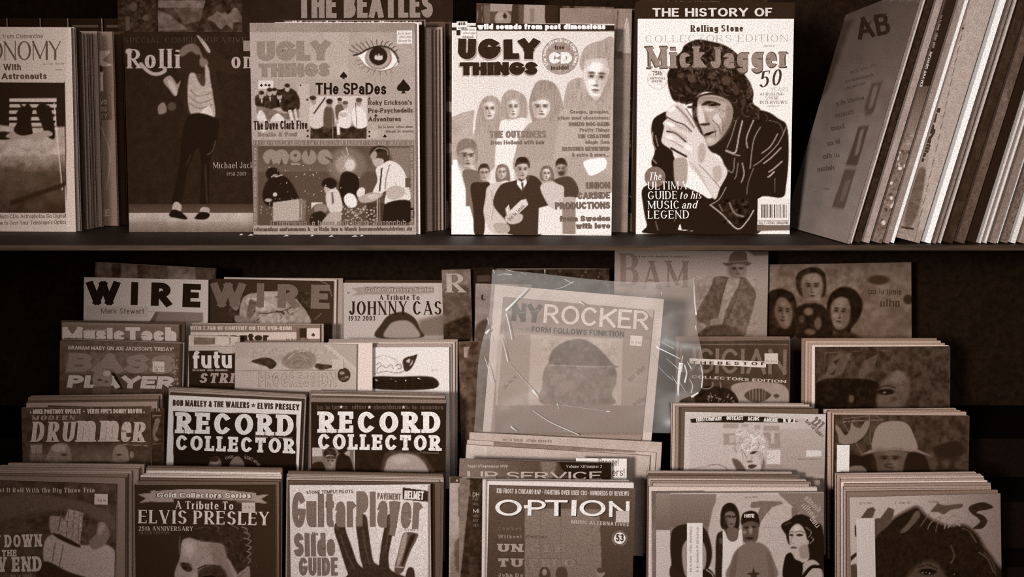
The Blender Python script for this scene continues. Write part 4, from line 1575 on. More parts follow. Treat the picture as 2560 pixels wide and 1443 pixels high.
LPS = [
 ('clear edged record sleeve with a thin painted glint, second from the pale facing cover', 2121, 10, .60, 1, ''),
 ('black spined record sleeve with light specks near its foot', 2133, 25, .14, 0, '. .6 60 9 2000 2300 2300 2460\nN .06 30'),
 ('plain beige record spine beside the black spined one', 2160, 19, .55, 0, 'N .04 60'),
 ('record spine with white small lettering on black above a flowery foot', 2181, 27, .40, 0, '''
R .13 -400 -200 3000 860
B .60 26 1722 150 1640 480
T bold .80 26 1618 515 1514 865 RICHARD GRAVES
V .30 .5 -400 860 3000 1500
. .78 60 24 1150 1500 1500 2300
. .25 40 20 1100 1500 1500 2450
N .12 40 -400 1300 3000 2600'''),
 ('grey record spine just left of the bright white one', 2209, 15, .50, 0, 'N .05 40'),
 ('bright white record edge left of the hand lettered spine', 2226, 17, .90, 0, ''),
 ('wide hand lettered record spine with a dark band top and bottom', 2246, 62, .62, 0, '''
U .5 .66 1200 -200 2600 2600
S .34 20 1720 620 1840 600 1860 780 1760 840 1690 800
S .34 24 1460 1750 1580 1700 1520 2050 1440 2250 1360 2230
P .62 20 1850 -200 2400 -200 2200 1000 1650 2300 1500 2300
L .36 6 1985 120 1700 1420 1460 2440
P .14 4 1826 245 1965 282 1958 298 1822 262
P .16 4 1330 2262 1460 2284 1458 2302 1328 2280
T heavy .20 76 1662 1025 1566 1430 Judy
T heavy .20 76 1592 1300 1500 1610 Collins
N .05 40'''),
 ('glaring white record edge right of the hand lettered spine', 2312, 18, .95, 0, ''),
 ('thin brown record spine right of the glaring white edge', 2332, 8, .45, 0, 'N .08 20'),
 ('thin clear edged record sleeve with a white foot', 2341, 8, .62, 1, ''),
 ('thin pale record spine before the dark wide ones', 2350, 8, .70, 0, ''),
 ('dark brown wide record spine', 2360, 26, .17, 0, 'N .04 60'),
 ('brown striped record spine between the dark brown and the black one', 2388, 25, .30, 0, 'U .22 .36 1600 -200 2400 2600\nN .06 30'),
 ('black record spine right of the brown striped one', 2415, 33, .11, 0, ''),
 ('white thin record edge right of the black spine', 2450, 8, .80, 0, ''),
 ('second pale record edge right of the black spine', 2459, 11, .66, 1, ''),
 ('grey record spine near the right frame edge', 2472, 19, .46, 0, 'N .06 30'),
 ('bright white record edge near the right frame edge', 2493, 11, .88, 0, ''),
 ('mixed grey record spine before the last white one', 2505, 20, .36, 0, 'N .12 18'),
 ('last white record edge before the frame ends on the right', 2527, 15, .86, 0, ''),
 ('greyish record spine cut by the right frame edge', 2544, 20, .5, 0, 'N .06 30'),
 ('dark record spine beyond the greyish one at the right frame edge', 2566, 26, .2, 0, ''),
]
for i, (lb, x, wd, tn, gl, ar) in enumerate(LPS):
    record(lb, x, 603 - (i % 3), wd - 1.2, tn, y=.010 + .003 * ((i * 7) % 4), art=ar, glint=bool(gl), height=.312 + .0015 * ((i * 5) % 4) - .002,
           lean=LEAN)


# ------------------------------------------------------------------ lower rack
V6, V7, V8, V9 = (0, 620, 3.436), (500, 620, 3.435), (1100, 620, 2.774), (1660, 600, 2.844)
V10, V11, V12, V13 = (0, 960, 2.9875), (680, 960, 2.9875), (1100, 1040, 3.581), (1600, 980, 2.667)
LN = .1

# ---- back row
magazine('dark blotchy magazine rising behind the white one with wide black capitals', (238, 655), (538, 671), .70, ZA, .008, .22, .68, V6, '''
R .30 830 120 1000 260
R .20 960 120 1040 260
R .33 1040 130 1180 260
R .26 1290 150 1440 260
R .34 1440 160 1680 270
N .10 50
L .38 5 830 120 1850 172
''', lean=LN, bottom=720, pages=0)
magazine('white magazine with four wide black capitals, left end of the back row', (210, 693), (521, 700), .675, ZA, .006, .68, .66, V6, '''
R .60 735 500 1270 640
P .30 4 1280 640 1340 545 1380 545 1330 640
P .40 4 1265 548 1745 555 1745 640 1330 640 1360 552
V .66 .62 740 600 1270 640
T heavy .09 198 742 486 1028 488 W
T heavy .09 198 1122 490 1182 492 I
T heavy .09 202 1295 497 1470 503 R
T heavy .09 202 1566 508 1720 513 E
T sans .30 46 868 564 1240 566 Mark Stewart
''', lean=LN, bottom=840, pages=0)
magazine('dark magazine with dull grey capitals and a pale draped arm, second in the back row', (525, 697), (832, 703), .685, ZA, .007, .17, .72, V7, '''
T heavy .36 205 92 505 388 508 W
T heavy .36 205 486 508 548 509 I
T heavy .36 205 664 515 850 518 R
T heavy .36 205 950 520 1112 524 E
S .52 8 365 440 450 390 600 395 670 430 800 460 840 500 780 560 640 540 520 600 400 650 340 580
S .62 10 380 450 480 430 600 470 640 510 560 540 470 540
E .36 10 480 480 60 20 30
S .34 8 430 440 480 540 400 620
S .50 6 800 440 860 480 920 560 945 650 760 650 720 580
S .56 6 520 600 640 545 720 580 740 650 520 650
C .16 7 500 560 600 560 720 540 800 500
C .2 6 660 540 700 590 690 610
C .2 6 730 520 770 570 800 560
R .60 545 372 668 418
S .46 6 250 400 330 400 345 470 310 540 260 480
C .22 5 270 420 310 450 280 480
S .44 8 300 580 400 600 520 640 330 650
N .10 26 240 380 940 650
C .45 5 1040 290 1100 320 1135 420
L .4 5 985 615 1040 565
''', lean=LN, bottom=850, pages=0)
filler('pale edged magazine behind the grey capitals issue, only its right edge showing', (560, 693), (842, 699), .695, ZA, .006, .60, .68, LN, 0, None)
filler('second pale edged magazine behind the grey capitals issue, next to the tribute cover', (575, 694), (857, 696), .705, ZA, .006, .50, .68, LN, 1, None)
magazine('pale tribute magazine with tall black capitals above a dark head of hair', (858, 707), (1196, 708), .70, ZA, .008, .68, .80, V7, '''
P .56 3 1300 345 1410 335 1430 400 1300 412 1350 380
P .54 3 1410 332 2010 332 2010 390 1410 400
B .3 18 1262 392 1300 392
T heavy .26 40 1420 379 2006 377 Gold Collectors Series
T bold .66 34 1424 377 2002 375 Gold Collectors Series
T romanb .14 46 1536 449 1888 448 A Tribute To
T romanb .13 116 1276 575 2166 572 JOHNNY CASH
T romanb .14 42 1276 626 1506 625 1932-2003
P .40 40 1880 620 2120 560 2120 760 1880 760
S .18 10 1515 770 1560 650 1620 580 1700 552 1770 555 1850 610 1890 700 1900 770
S .54 14 1590 770 1620 670 1680 630 1780 625 1850 680 1875 770
''', lean=LN, bottom=860, pages=0)
filler('magazine behind the black capitals tribute, only its dark top edge showing', (862, 700), (1190, 701), .712, ZA, .006, .16, .68, LN, 2, None)
magazine('grey magazine with one pale ornate capital, half behind the wrapped newspaper', (1104, 675), (1176, 673), .665, ZA, .005, .42, .80, V8, '''
V .42 .40 0 140 220 300
T romanb .36 134 42 314 188 312 R
T romanb .62 130 36 308 180 306 R
S .30 14 0 320 200 280 208 640 0 640
S .14 20 0 560 100 500 208 480 208 650 0 650
N .08 30
''', lean=LN, bottom=860, pages=2)
magazine('dark magazine behind the ornate capital one, a black strip beside the wrapped newspaper', (1110, 674), (1236, 668), .685, ZA, .006, .12, .84, V8, '''
R .24 255 190 350 235
N .03 20
''', lean=LN, bottom=860)
magazine('pale grey magazine with a black curl, partly under the left of the plastic wrap', (1189, 709), (1330, 712), .655, ZA, .004, .52, .84, V8, '''
E .12 2 303 343 18 20
E .52 2 312 340 16 18
S .3 20 250 540 330 500 360 640 250 640
N .05 40
''', lean=LN, bottom=880)
magazine('dark magazine seen through the top of the plastic wrap, white right edge', (1232, 671), (1524, 672), .70, ZA, .014, .17, .84, V8, '''
N .08 26
L .5 7 360 148 1210 140
. .4 40 7 380 150 1170 260
''', lean=LN, bottom=800, pages=0)
magazine('tall grey music paper with a person in a hat and jacket, behind the wrapped newspaper', (1537, 625), (1921, 629), .74, ZA, .003, .52, .75, V9, '''
V .54 .46 -400 70 745 700
P .30 10 590 75 745 80 745 108 640 112
B .28 14 -210 124 180 124
T romanb .42 236 -322 330 -168 330 B
T romanb .40 200 -166 348 -14 350 A
T romanb .40 190 2 338 176 340 M
S .30 4 415 165 455 160 465 120 490 88 540 80 585 92 595 150 622 165 590 184 520 172 450 186
L .42 6 458 158 590 150
C .22 4 440 180 520 166 600 180
S .44 4 458 186 520 176 585 184 578 230 555 260 520 272 485 262 462 230
e .28 6 495 206 14 6
e .28 6 550 206 14 6
e .30 6 525 242 14 5
S .32 5 450 262 360 265 330 340 230 520 235 580 300 610 260 700 540 700 600 600 650 420 645 360 600 290 555 262 500 290
S .50 4 450 290 490 270 540 280 500 380 440 500 420 580 385 600 395 500
L .24 5 445 270 410 420 390 520
L .24 5 552 270 520 400 450 560
S .46 6 330 570 400 560 410 610 350 640
S .24 10 270 640 400 600 540 640 540 700 260 700
N .08 24 230 260 660 700
F .44 522 212 56 54 0 .2
''' , lean=LN, bottom=870, pages=2)
bm = [o for o in bpy.data.objects if o.get('label', '').startswith('tall grey music paper')][0]
magazine('dim wide magazine with three faces crowded together, right end of the back row', (1905, 662), (2278, 656), .76, ZA, .005, .32, .68, V9, '''
V .33 .28 745 170 1760 700
N .07 60
@ 1900 640 2.16
S .07 10 36 310 46 205 90 178 140 184 182 210 197 270 192 350 182 440 36 440
S .32 13 88 250 112 224 150 240 174 300 162 370 132 392 100 362 80 312
F .32 126 305 44 76 8 .3
S .10 8 196 160 200 100 250 66 312 64 352 100 357 180 334 225 230 225
S .37 11 225 132 250 100 312 95 337 140 332 212 302 252 250 248 230 202
F .37 281 172 52 78 0 .2
S .06 12 362 292 380 210 440 168 512 184 552 250 542 322 500 384 472 424 400 404
S .35 11 384 272 420 225 472 232 487 292 472 372 432 398 395 372
F .35 432 308 48 84 6 -.3
S .08 12 195 285 300 255 365 300 385 440 195 440
E .30 10 262 300 26 20
E .26 10 312 365 20 34
E .2 10 225 340 16 20
E .24 10 270 410 30 16
S .12 20 380 430 460 405 540 440 560 460 380 460
N .05 20 36 60 560 440
B .16 30 585 205 790 210
B .15 44 650 275 750 275
E .16 12 640 130 60 26
E .13 10 800 235 26 26
@ 1660 600 2.844
''', lean=LN, bottom=880, pages=2)

# ---- middle rows, left block
magazine('dark magazine with cropped pale lettering behind the bass player cover', (155, 806), (447, 812), .575, ZC, .006, .34, .66, V6, '''
V .42 .34 500 640 1560 680
T heavy .64 122 536 802 1516 804 MusicTech
R .36 735 684 948 724
B .6 20 745 716 940 716
R .26 500 775 1560 900
T bold .50 20 566 796 1530 818 MUSIC TECH & LIFESTYLE FOR THE 21ST CENTURY
''', lean=LN, bottom=870, pages=0)
stack('the cropped pale lettering issue', 'top edge', (152, 803), (456, 808), .582, ZC, (153, 801), (462, 806), 1, .66, LN, .005, .008, 'edges behind the cropped lettering issue', seed=4)
magazine('dark magazine with heavy double line title and a bald head between its letters', (150, 852), (449, 860), .53, ZC, .006, .27, .68, V6, '''
V .30 .22 500 790 1600 1260
R .33 555 900 1500 1080
T bold .64 33 584 872 1492 888 GRAHAM MABY ON JOE JACKSON'S 'FRIDAY'
T heavyi .42 162 566 1062 1478 1086 BASS
T heavyi .62 108 572 1200 1490 1212 PLAYER
P .08 3 950 1060 990 1080 1060 1210 1020 1210
D .42 880 1130 86 88
D .56 920 1078 34 26
D .24 858 1135 22 10
D .26 915 1150 18 9
H .30 800 1190 960 1190 940 1265 795 1265
. .5 26 8 1490 920 1525 1170
N .05 40
''', lean=LN, bottom=1000, pages=1, stickers=[STK('pale square price sticker', 1313, 976, 1416, 1063, .66, 'B .4 16 1325 1030 1405 1032\nB .4 30 1330 1058 1400 1058')])
stack('the heavy double line title issue', 'right edge', (154, 852), (454, 860), .53, ZC, (160, 846), (461, 856), 3, .66, LN, .005, .0065, 'edges behind the heavy double line title issue', seed=9, jx=2)
magazine('dark software magazine with a disc note along its top, behind the pale brain cover', (476, 812), (800, 812), .585, ZC, .005, .36, .68, V7, '''
T condb .60 34 -98 706 788 706 WITH 7.7GB OF CONTENT ON THE DVD-ROM!
R .62 -100 724 830 790
T heavy .14 62 0 800 592 796 computer
R .12 855 690 920 775
R .30 830 690 858 780
R .66 920 690 1028 780
W .2 972 745 18
B .25 22 740 796 930 794
''', lean=LN, bottom=870, pages=0)
filler('magazine behind the disc note issue, only its right edge showing', (480, 808), (809, 810), .594, ZC, .006, .5, .68, LN, 0, None)
magazine('pale patched strip of a magazine above the tall white lettering issue', (472, 838), (600, 842), .56, ZC, .004, .56, .68, V6, '''
R .60 1620 745 1660 850
R .34 1665 770 1850 830
R .62 1850 760 2040 835
R .36 1970 770 1980 830
N .05 30
''', lean=LN, bottom=880)
magazine('black magazine with tall white lowercase letters, half covered by the pale brain issue', (471, 868), (700, 866), .548, ZC, .005, .12, .70, V6, '''
R .58 1500 840 2030 882
S .58 4 1600 850 2030 850 2030 900 1900 905 1840 875 1610 885
N .03 40 1500 880 2040 1200
T bold .82 152 1656 1036 1992 1034 futu
B .66 18 1655 1058 1960 1058
T slabi .10 92 1700 1164 2012 1164 STRI
T slabi .52 86 1704 1161 2008 1161 STRI
''', lean=LN, bottom=990, pages=0)
magazine('pale magazine with a swirled brain, dark leaf shapes and faint lettering', (588, 856), (892, 861), .525, ZC, .005, .58, .78, V7, '''
L .48 6 300 945 500 930
S .62 12 300 960 500 940 700 960 1100 980 1340 1050 1340 1210 300 1210
P .66 4 1060 835 1110 835 1340 1030 1340 1070
S .18 5 440 978 500 950 560 940 620 955 658 990 640 1025 605 1042 560 1015
S .20 5 985 1022 1005 992 1060 1000 1135 1008 1130 1030 1040 1046
S .46 20 700 960 760 900 860 880 960 900 1000 970 940 1040 800 1040 720 1010
C .36 5 720 960 780 910 860 900 940 930 960 980
C .36 5 740 1000 800 950 860 940 900 980 860 1010
C .34 5 800 1000 830 970 870 975
C .64 5 760 950 820 900 900 890
C .4 4 620 870 640 930 680 980
C .4 4 1000 880 960 930
N .07 22 420 860 1140 1060
L .42 5 300 1056 1180 1050
T heavy .50 128 500 1196 1170 1196 PROGRESSION
T bold .60 116 506 1190 1164 1190 PROGRESSION
S .34 4 620 1100 650 1090 655 1120 630 1125
E .18 3 1236 1092 56 62
E .5 8 1220 1075 22 14
E .42 6 1260 1110 20 10
E .3 5 1230 1125 24 12
''', lean=LN, bottom=985, pages=0, stickers=[STK('faint square price sticker', 1135, 956, 1232, 1036, .66)])
filler('pale blank edged magazine sticking out right of the swirled brain issue', (602, 856), (931, 858), .533, ZC, .005, .68, .70, LN, 0, None)
magazine('white magazine with a sketched leaf and dark graffiti letters, right of the swirled brain issue', (812, 869), (1123, 868), .55, ZC, .006, .84, .82, V7, '''
C .45 4 1500 950 1560 925 1620 935 1680 960 1700 1000
C .3 5 1510 1010 1540 985 1560 1010 1530 1030 1515 1060
C .35 5 1570 1010 1600 1030 1640 1000 1660 1040
C .25 6 1680 1010 1720 1000 1730 1030 1700 1040
S .18 4 1740 975 1770 940 1830 925 1865 915 1850 970 1810 1040 1760 1060
S .7 4 1770 975 1800 950 1800 985
S .66 3 1800 1010 1830 960 1820 1000
C .3 5 1500 1080 1600 1060 1700 1075 1780 1040
N .08 18 1490 930 1740 1090
T heavy .10 108 1440 1212 2008 1206 ression
S .12 8 1490 1110 1700 1105 2000 1110 2005 1210 1490 1210
C .85 7 1500 1130 1540 1150 1560 1180
C .85 7 1640 1130 1680 1150
C .85 7 1740 1160 1780 1130
C .85 7 1850 1160 1880 1120 1900 1180
C .85 7 1960 1180 1975 1130
B .6 18 1990 1060 2050 1050
''', lean=LN, bottom=1100, pages=0)
for i, (tl, tr, tone) in enumerate([((815, 861), (1129, 860), .52), ((820, 855), (1137, 855), .62), ((822, 848), (1144, 849), .5)]):
    filler(f'{["", "second ", "third "][i]}magazine behind the graffiti lettered issue, its top and right edge showing', tl, tr, .558 + .0075 * i, ZC, .006, tone, .76, LN, i % 2, 'edges behind the graffiti lettered issue')
magazine('dim magazine with a pale patch, in the gap left of the wrapped newspaper', (1146, 855), (1260, 852), .56, ZC, .004, .22, .70, V8, '''
R .46 165 685 250 760
S .2 10 190 740 260 700 260 1200 170 1200
N .10 40
''', lean=LN, bottom=1100)

# ---- second row from the front, left block
magazine('dark magazine with tall condensed light title above two dim faces, left end of its row', (53, 1020), (374, 1016), .42, ZD, .0046, .20, .62, V10, '''
T condb .60 34 248 224 604 222 MIKE PORTNOY UPDATE
T condb .60 34 652 222 1060 220 VERVE PIPE'S DONNY BROWN
D .6 230 212 6 6
D .6 627 206 6 6
D .6 1077 212 6 6
T drum .44 34 230 270 562 270 MODERN
T drum .58 150 225 432 560 432 DRU
T drum .58 222 560 432 890 430 mm
T drum .58 218 888 434 985 434 e
T drum .58 150 982 434 1088 434 R
V .20 .34 320 440 900 580
P .34 10 225 450 318 450 318 580 225 580
T condb .46 62 232 518 314 516 WIN
S .40 8 355 580 370 500 410 450 500 450 530 520 520 580
E .5 16 440 480 50 30
E .2 8 480 530 22 10
S .40 8 845 580 850 490 890 455 940 470 960 530 955 580
E .18 6 890 530 20 8
E .44 5 985 530 14 26
L .5 4 920 452 1098 462
N .05 30
''', lean=LN, bottom=1175, pages=1)
stack('the tall condensed title issue', 'top edge', (60, 1012), (385, 1010), .42, ZD, (76, 990), (405, 985), 4, .60, LN, .006, .0085, 'edges behind the tall condensed title issue', seed=5, tones=(.2, .5))
magazine('dark magazine with light marks, poking out right of the tall condensed title issue', (120, 1014), (410, 1022), .4254, ZD, .0016, .15, .64, V10, '''
B .42 34 1100 205 1195 205
L .4 7 1140 240 1200 236
S .34 5 1165 260 1195 270 1180 330 1160 380 1185 420 1150 420 1140 340
L .3 6 1140 450 1205 445
N .06 26
''', lean=LN, bottom=1175)
magazine('white bordered record magazine listing names above a bold slab title on black', (423, 988), (754, 1004), .425, ZD, .005, .84, .86, V10, '''
P .10 2 1294 204 2214 228 2214 700 1294 700
T condb .20 46 1290 164 1862 182 BOB MARLEY & THE WAILERS
* .34 1892 160 22
T condb .20 46 1922 186 2236 198 ELVIS PRESLEY
T slab .86 158 1306 368 2204 390 RECORD
T slab .86 112 1306 494 2206 520 COLLECTOR
B .5 16 1905 402 2190 410
S .42 6 1560 620 1575 570 1605 545 1640 560 1650 620
E .56 8 1605 590 26 20
E .16 5 1600 565 34 20
S .42 8 1720 620 1730 570 1770 540 1810 570 1820 620
A sans .6 22 1750 720 165 112 92 OASIS
A sans .6 22 1800 720 165 82 38 SECRET AFFAIR
''', lean=LN, bottom=1175, pages=0, stickers=())
stack('the white bordered slab title issue', 'top edge', (422, 984), (757, 1000), .425, ZD, (422, 966), (770, 984), 5, .78, LN, .005, .0066, 'edges behind the white bordered slab title issue', seed=6)
magazine('black record magazine with a bold slab title above a small group photo', (778, 1006), (1115, 1009), .425, ZD, .005, .12, .86, V11, '''
B .32 34 335 192 505 190
B .32 34 535 190 712 188
B .32 34 745 190 965 188
B .32 34 1000 190 1285 190
* .80 517 172 15
* .80 728 174 15
* .80 982 174 15
T slab .88 158 338 364 1270 366 RECORD
T slab .88 116 335 488 1268 500 COLLECTOR
R .42 300 480 612 700
R .72 302 475 375 540
E .12 5 432 522 50 40
S .56 5 400 540 435 530 470 545 470 600 440 640 405 610
E .1 4 440 552 40 12
S .14 6 300 600 380 590 400 700 300 700
E .12 5 528 500 36 28
S .12 6 490 540 560 530 600 600 600 700 480 700
S .6 5 540 520 575 500 580 540
L .80 5 614 500 618 700
S .22 20 830 560 860 510 960 500 1100 520 1180 600 1200 700 840 700
S .58 16 850 600 880 545 960 520 1060 530 1130 580 1170 660 1140 700 860 700
E .66 16 960 570 70 26
B .4 14 1100 516 1250 524
N .03 30 300 480 1260 700
F .56 436 582 34 44 0 0
~ .3 40 14 4 385 490 480 560 .12 .05
''', lean=LN, bottom=1180, pages=0)
stack('the black slab title issue', 'top edge', (777, 1001), (1115, 1004), .425, ZD, (776, 977), (1113, 985), 5, .80, LN, .006, .0075, 'edges behind the black slab title issue', seed=7, jx=3)

# ---- front row, left block
magazine('dark magazine with a guitar neck and hand, at left end of the front row', (-95, 1198), (291, 1210), .295, ZE, .006, .20, .64, V10, '''
N .06 60
T romanb .56 34 0 806 712 808 et It Roll With the Big Three Trio
S .26 30 0 850 300 820 700 900 850 1000 860 1100 600 950 300 950 0 1000
S .44 10 385 1100 380 990 430 985 480 1000 470 1080 430 1120
P .46 6 520 930 630 960 600 1200 440 1110
N .12 14 430 930 640 1200
L .2 6 470 950 440 1100
L .24 4 520 950 500 1150
L .24 4 560 960 545 1170
L .24 4 600 960 590 1180
S .52 12 340 1180 420 1120 600 1200 760 1190 850 1240 860 1340 830 1460 500 1460 420 1380 340 1330
S .12 8 400 1110 470 1130 600 1200 580 1215 440 1150
S .36 8 670 1170 720 1120 740 1030 800 1060 820 1130 780 1200 720 1235 680 1220
E .46 10 760 1080 22 50 20
L .26 7 420 1180 400 1320
L .26 7 480 1200 450 1360
S .14 10 340 1320 520 1400 700 1470 300 1470
T slab .60 94 -140 1222 325 1210 OW DOWN
T slab .60 48 20 1284 136 1282 THE
T slab .60 112 -140 1402 328 1394 OW END
B .4 26 90 1440 250 1436
''', lean=LN, pages=1, bow=.004, stickers=[STK('pale price sticker', 715, 818, 816, 894, .58, 'B .35 22 730 880 800 880')])
stack('the guitar neck issue', 'top edge', (-90, 1194), (300, 1204), .295, ZE, (20, 1158), (360, 1160), 7, .62, LN, .0055, .0072, 'edges behind the guitar neck issue', seed=11, tones=(.2, .5))
magazine('dark tribute magazine with a ribbon banner and a dark haired head, front row', (336, 1213), (687, 1212), .295, ZE, .006, .15, .74, V10, '''
P .50 3 1030 825 1130 815 1120 800 1160 795 1160 860 1290 855 1300 885 1120 880 1040 890 1090 855
P .50 3 1160 800 1400 785 1640 790 1915 815 1905 880 1760 870 1400 855 1160 868
P .50 3 1900 835 2010 825 1950 860 2000 895 1900 885
P .34 3 1760 868 1905 875 1900 890 1770 890
T heavy .16 46 1166 853 1880 857 Gold Collectors Series
T bold .76 38 1172 849 1874 853 Gold Collectors Series
T romanb .70 60 1306 934 1746 940 A Tribute To
T romanb .70 100 1030 1040 2016 1056 ELVIS PRESLEY
T romanb .62 33 1036 1096 1444 1098 25th ANNIVERSARY
T roman .38 20 1036 1122 1266 1124 SILVER EDITION
@ 330 1290 3.935
S .14 10 466 200 520 150 600 110 700 88 820 78 960 78 1080 88 1142 150 1172 230 1162 400 1152 520 1090 560 1030 620 900 420 700 260 520 230 470 300
S .50 12 450 640 474 400 490 262 520 226 592 222 680 250 800 262 900 290 932 400 984 480 1004 640
E .60 60 560 320 60 80
s .32 40 760 255 920 300 940 420 1006 640 850 640 800 450
S .16 10 478 472 540 468 594 520 560 552 500 524
E .06 4 520 512 24 8
C .14 9 470 462 530 462 590 490
S .17 30 655 545 740 492 860 500 925 560 905 640 655 640
E .05 8 760 600 60 14
C .14 12 650 520 740 485 880 500
E .54 16 620 590 30 40
S .42 7 1040 575 1100 530 1152 498 1152 640 1040 640
C .2 5 1060 600 1100 560 1130 550
C .40 9 1080 110 1130 130 1130 160
C .42 9 1100 160 1160 190 1140 220
C .40 9 1105 220 1170 245 1140 280
C .42 9 1120 285 1172 310 1140 340
C .40 9 1130 350 1170 370 1140 400
C .38 8 1130 410 1165 430 1140 470
C .34 7 980 95 1020 110 1050 130
C .30 7 800 92 840 105 850 130
C .24 7 620 130 720 110 780 130
C .30 10 474 200 462 300 470 380
@ 0 960 2.9875
N .04 24 1330 1050 1890 1460
~ .22 60 40 5 1380 1050 1890 1400 .14 .04
''', lean=LN, pages=0, stickers=[STK('pale price sticker', 1808, 884, 1908, 962, .62, 'B .45 18 1820 930 1900 930')])
stack('the ribbon banner tribute', 'top edge', (340, 1208), (694, 1208), .295, ZE, (368, 1165), (705, 1172), 7, .70, LN, .0055, .0072, 'edges behind the ribbon banner tribute', seed=12, tones=(.3, .7))
magazine('white magazine with tall condensed grey title and a dark spread hand, front row', (724, 1213), (1076, 1211), .295, ZE, .006, .78, .84, V11, '''
P .50 3 1165 755 1185 755 1185 1460 1165 1460
P .15 3 978 772 1166 800 1166 882 978 862
T bold .22 25 258 822 610 812 STONE TEMPLE PILOTS
T condb .38 48 788 858 962 866 PAVEMENT
T condb .82 64 988 858 1132 866 HELMET
T condb .40 268 150 1074 252 1074 G
T condb .40 262 258 1068 626 1068 uitar
T condb .40 262 632 1060 722 1060 P
T condb .40 262 732 1064 776 1064 l
T condb .40 272 784 1068 1112 1086 ayer
T condb .40 26 300 1130 346 1130 the
T condb .40 176 166 1290 474 1284 Slide
T condb .40 136 202 1432 494 1428 GUIDE
B .5 14 985 1090 1095 1098
S .17 6 468 1060 480 1035 515 1028 545 1055 560 1110 600 1220 640 1330 690 1385 700 1460 580 1460 570 1420 540 1330 500 1200 470 1110
S .18 6 630 990 655 962 690 970 712 1000 722 1080 738 1200 760 1320 800 1360 800 1460 690 1460 680 1370 660 1290 645 1180 632 1080
S .18 6 862 985 890 970 915 1000 912 1080 890 1180 872 1290 880 1390 880 1460 790 1460 800 1360 808 1270 820 1180 840 1070
S .17 6 580 1460 600 1400 700 1370 850 1350 900 1395 1000 1440 1010 1460
S .30 6 915 1380 945 1250 975 1130 1010 1105 1080 1115 1090 1140 1040 1240 1000 1340 980 1400 940 1420
S .54 8 960 1200 985 1125 1010 1115 1000 1200 960 1330 930 1360
S .14 8 1010 1200 1040 1130 1070 1130 1030 1230 990 1330 970 1350
L .62 9 915 1362 980 1370
S .18 6 1000 1460 1005 1400 1025 1368 1055 1375 1066 1410 1062 1460
e .40 16 490 1050 16 30
e .38 18 655 1000 20 60
e .34 16 880 1020 14 60
c .34 10 510 1120 560 1260 620 1380
c .34 10 680 1080 700 1220 730 1340
c .32 10 870 1100 850 1240
c .1 4 645 1090 715 1080
c .1 4 655 1240 745 1235
c .1 4 520 1200 590 1190
c .1 4 830 1190 885 1200
N .03 16 470 970 1000 1460
''', lean=LN, pages=0, bow=.003)
filler('magazine whose dark right edge shows beside the spread hand issue', (740, 1213), (1084, 1212), .306, ZE, .004, .16, .80, LN, 1, None)
stack('the spread hand issue', 'top edge', (722, 1206), (1098, 1204), .306, ZE, (720, 1178), (1108, 1188), 6, .76, LN, .0055, .0068, 'edges behind the spread hand issue', seed=13)

# ---- the newspaper in its plastic wrap, centre
frN = sheet_frame((1258, 742), (1634, 776), .505, LN, ZC)
board_fr = sheet_frame((1238, 712), (1660, 748), .514, LN, ZC)
bd = tag(empty('backing_board', board_fr.m), 'pale cardboard backing board behind the newspaper inside the plastic wrap', 'board')
b = MB(); b.box(0, board_fr.W, 0, .0025, 0, board_fr.H, albedo(.70, .8)); b.build('board', M_PRINT, bd)
nw = tag(empty('newspaper', frN.m), 'grey folded music newspaper with pale outlined title and a large head, inside a plastic wrap', 'newspaper')
print_sheet('front_page', frN, V8, .50, '''
V .50 .46 380 330 1500 1300
P .62 6 400 600 625 595 610 1290 380 1290
P .50 4 440 590 625 600 615 1100 395 1090
P .45 3 430 335 1320 365 1482 497 1482 640 420 575
P .62 4 1320 355 1490 370 1490 500
T heavy .16 128 492 506 700 522 NY
T rockr .34 140 712 524 1448 574 ROCKER
T rockr .74 132 716 520 1444 570 ROCKER
T bold .10 40 634 584 1276 620 FORM FOLLOWS FUNKTION
B .36 16 480 560 620 572
P .60 5 630 600 1268 632 1256 1100 612 1090
P .50 5 1268 632 1480 640 1480 1120 1256 1110
S .38 10 712 950 720 850 752 800 775 720 860 655 980 632 1090 690 1185 790 1222 850 1222 930 1190 1010 1190 1090 720 1085
S .30 8 752 800 775 720 860 655 980 635 1090 690 1190 800 1220 830 900 825 750 810
C .52 8 760 815 900 818 1050 825 1200 822
N .09 26 700 630 1230 1090
E .46 30 880 960 60 40
E .28 12 1195 860 26 30
E .30 14 1150 1060 40 20
B .34 40 1320 930 1420 845
B .34 34 1345 1100 1440 1050
B .34 26 450 980 530 900
V .42 .40 380 1092 1500 1290
''', .80, nw, bottom=1110)
b = MB(); b.box(0, frN.W - .001, .0006, .0022, .0005, frN.H - .001); b.build('inner_pages', PAGES[2], nw)
sx, sz = frN.loc(np.array([1315, 1404]) / 2.774 + 1100, np.array([675, 613]) / 2.774 + 620)
f2 = Frame(frN.m @ Matrix.Translation((sx[0], -.001, sz[0])), float(sx[1] - sx[0]), float(sz[1] - sz[0]))
o = print_sheet('price_sticker', f2, V8, .76, 'B .5 14 1325 660 1395 664', .80, nw)
o.matrix_local = Matrix.Translation((sx[0], -.001, sz[0]))
o['label'] = 'pale price sticker'


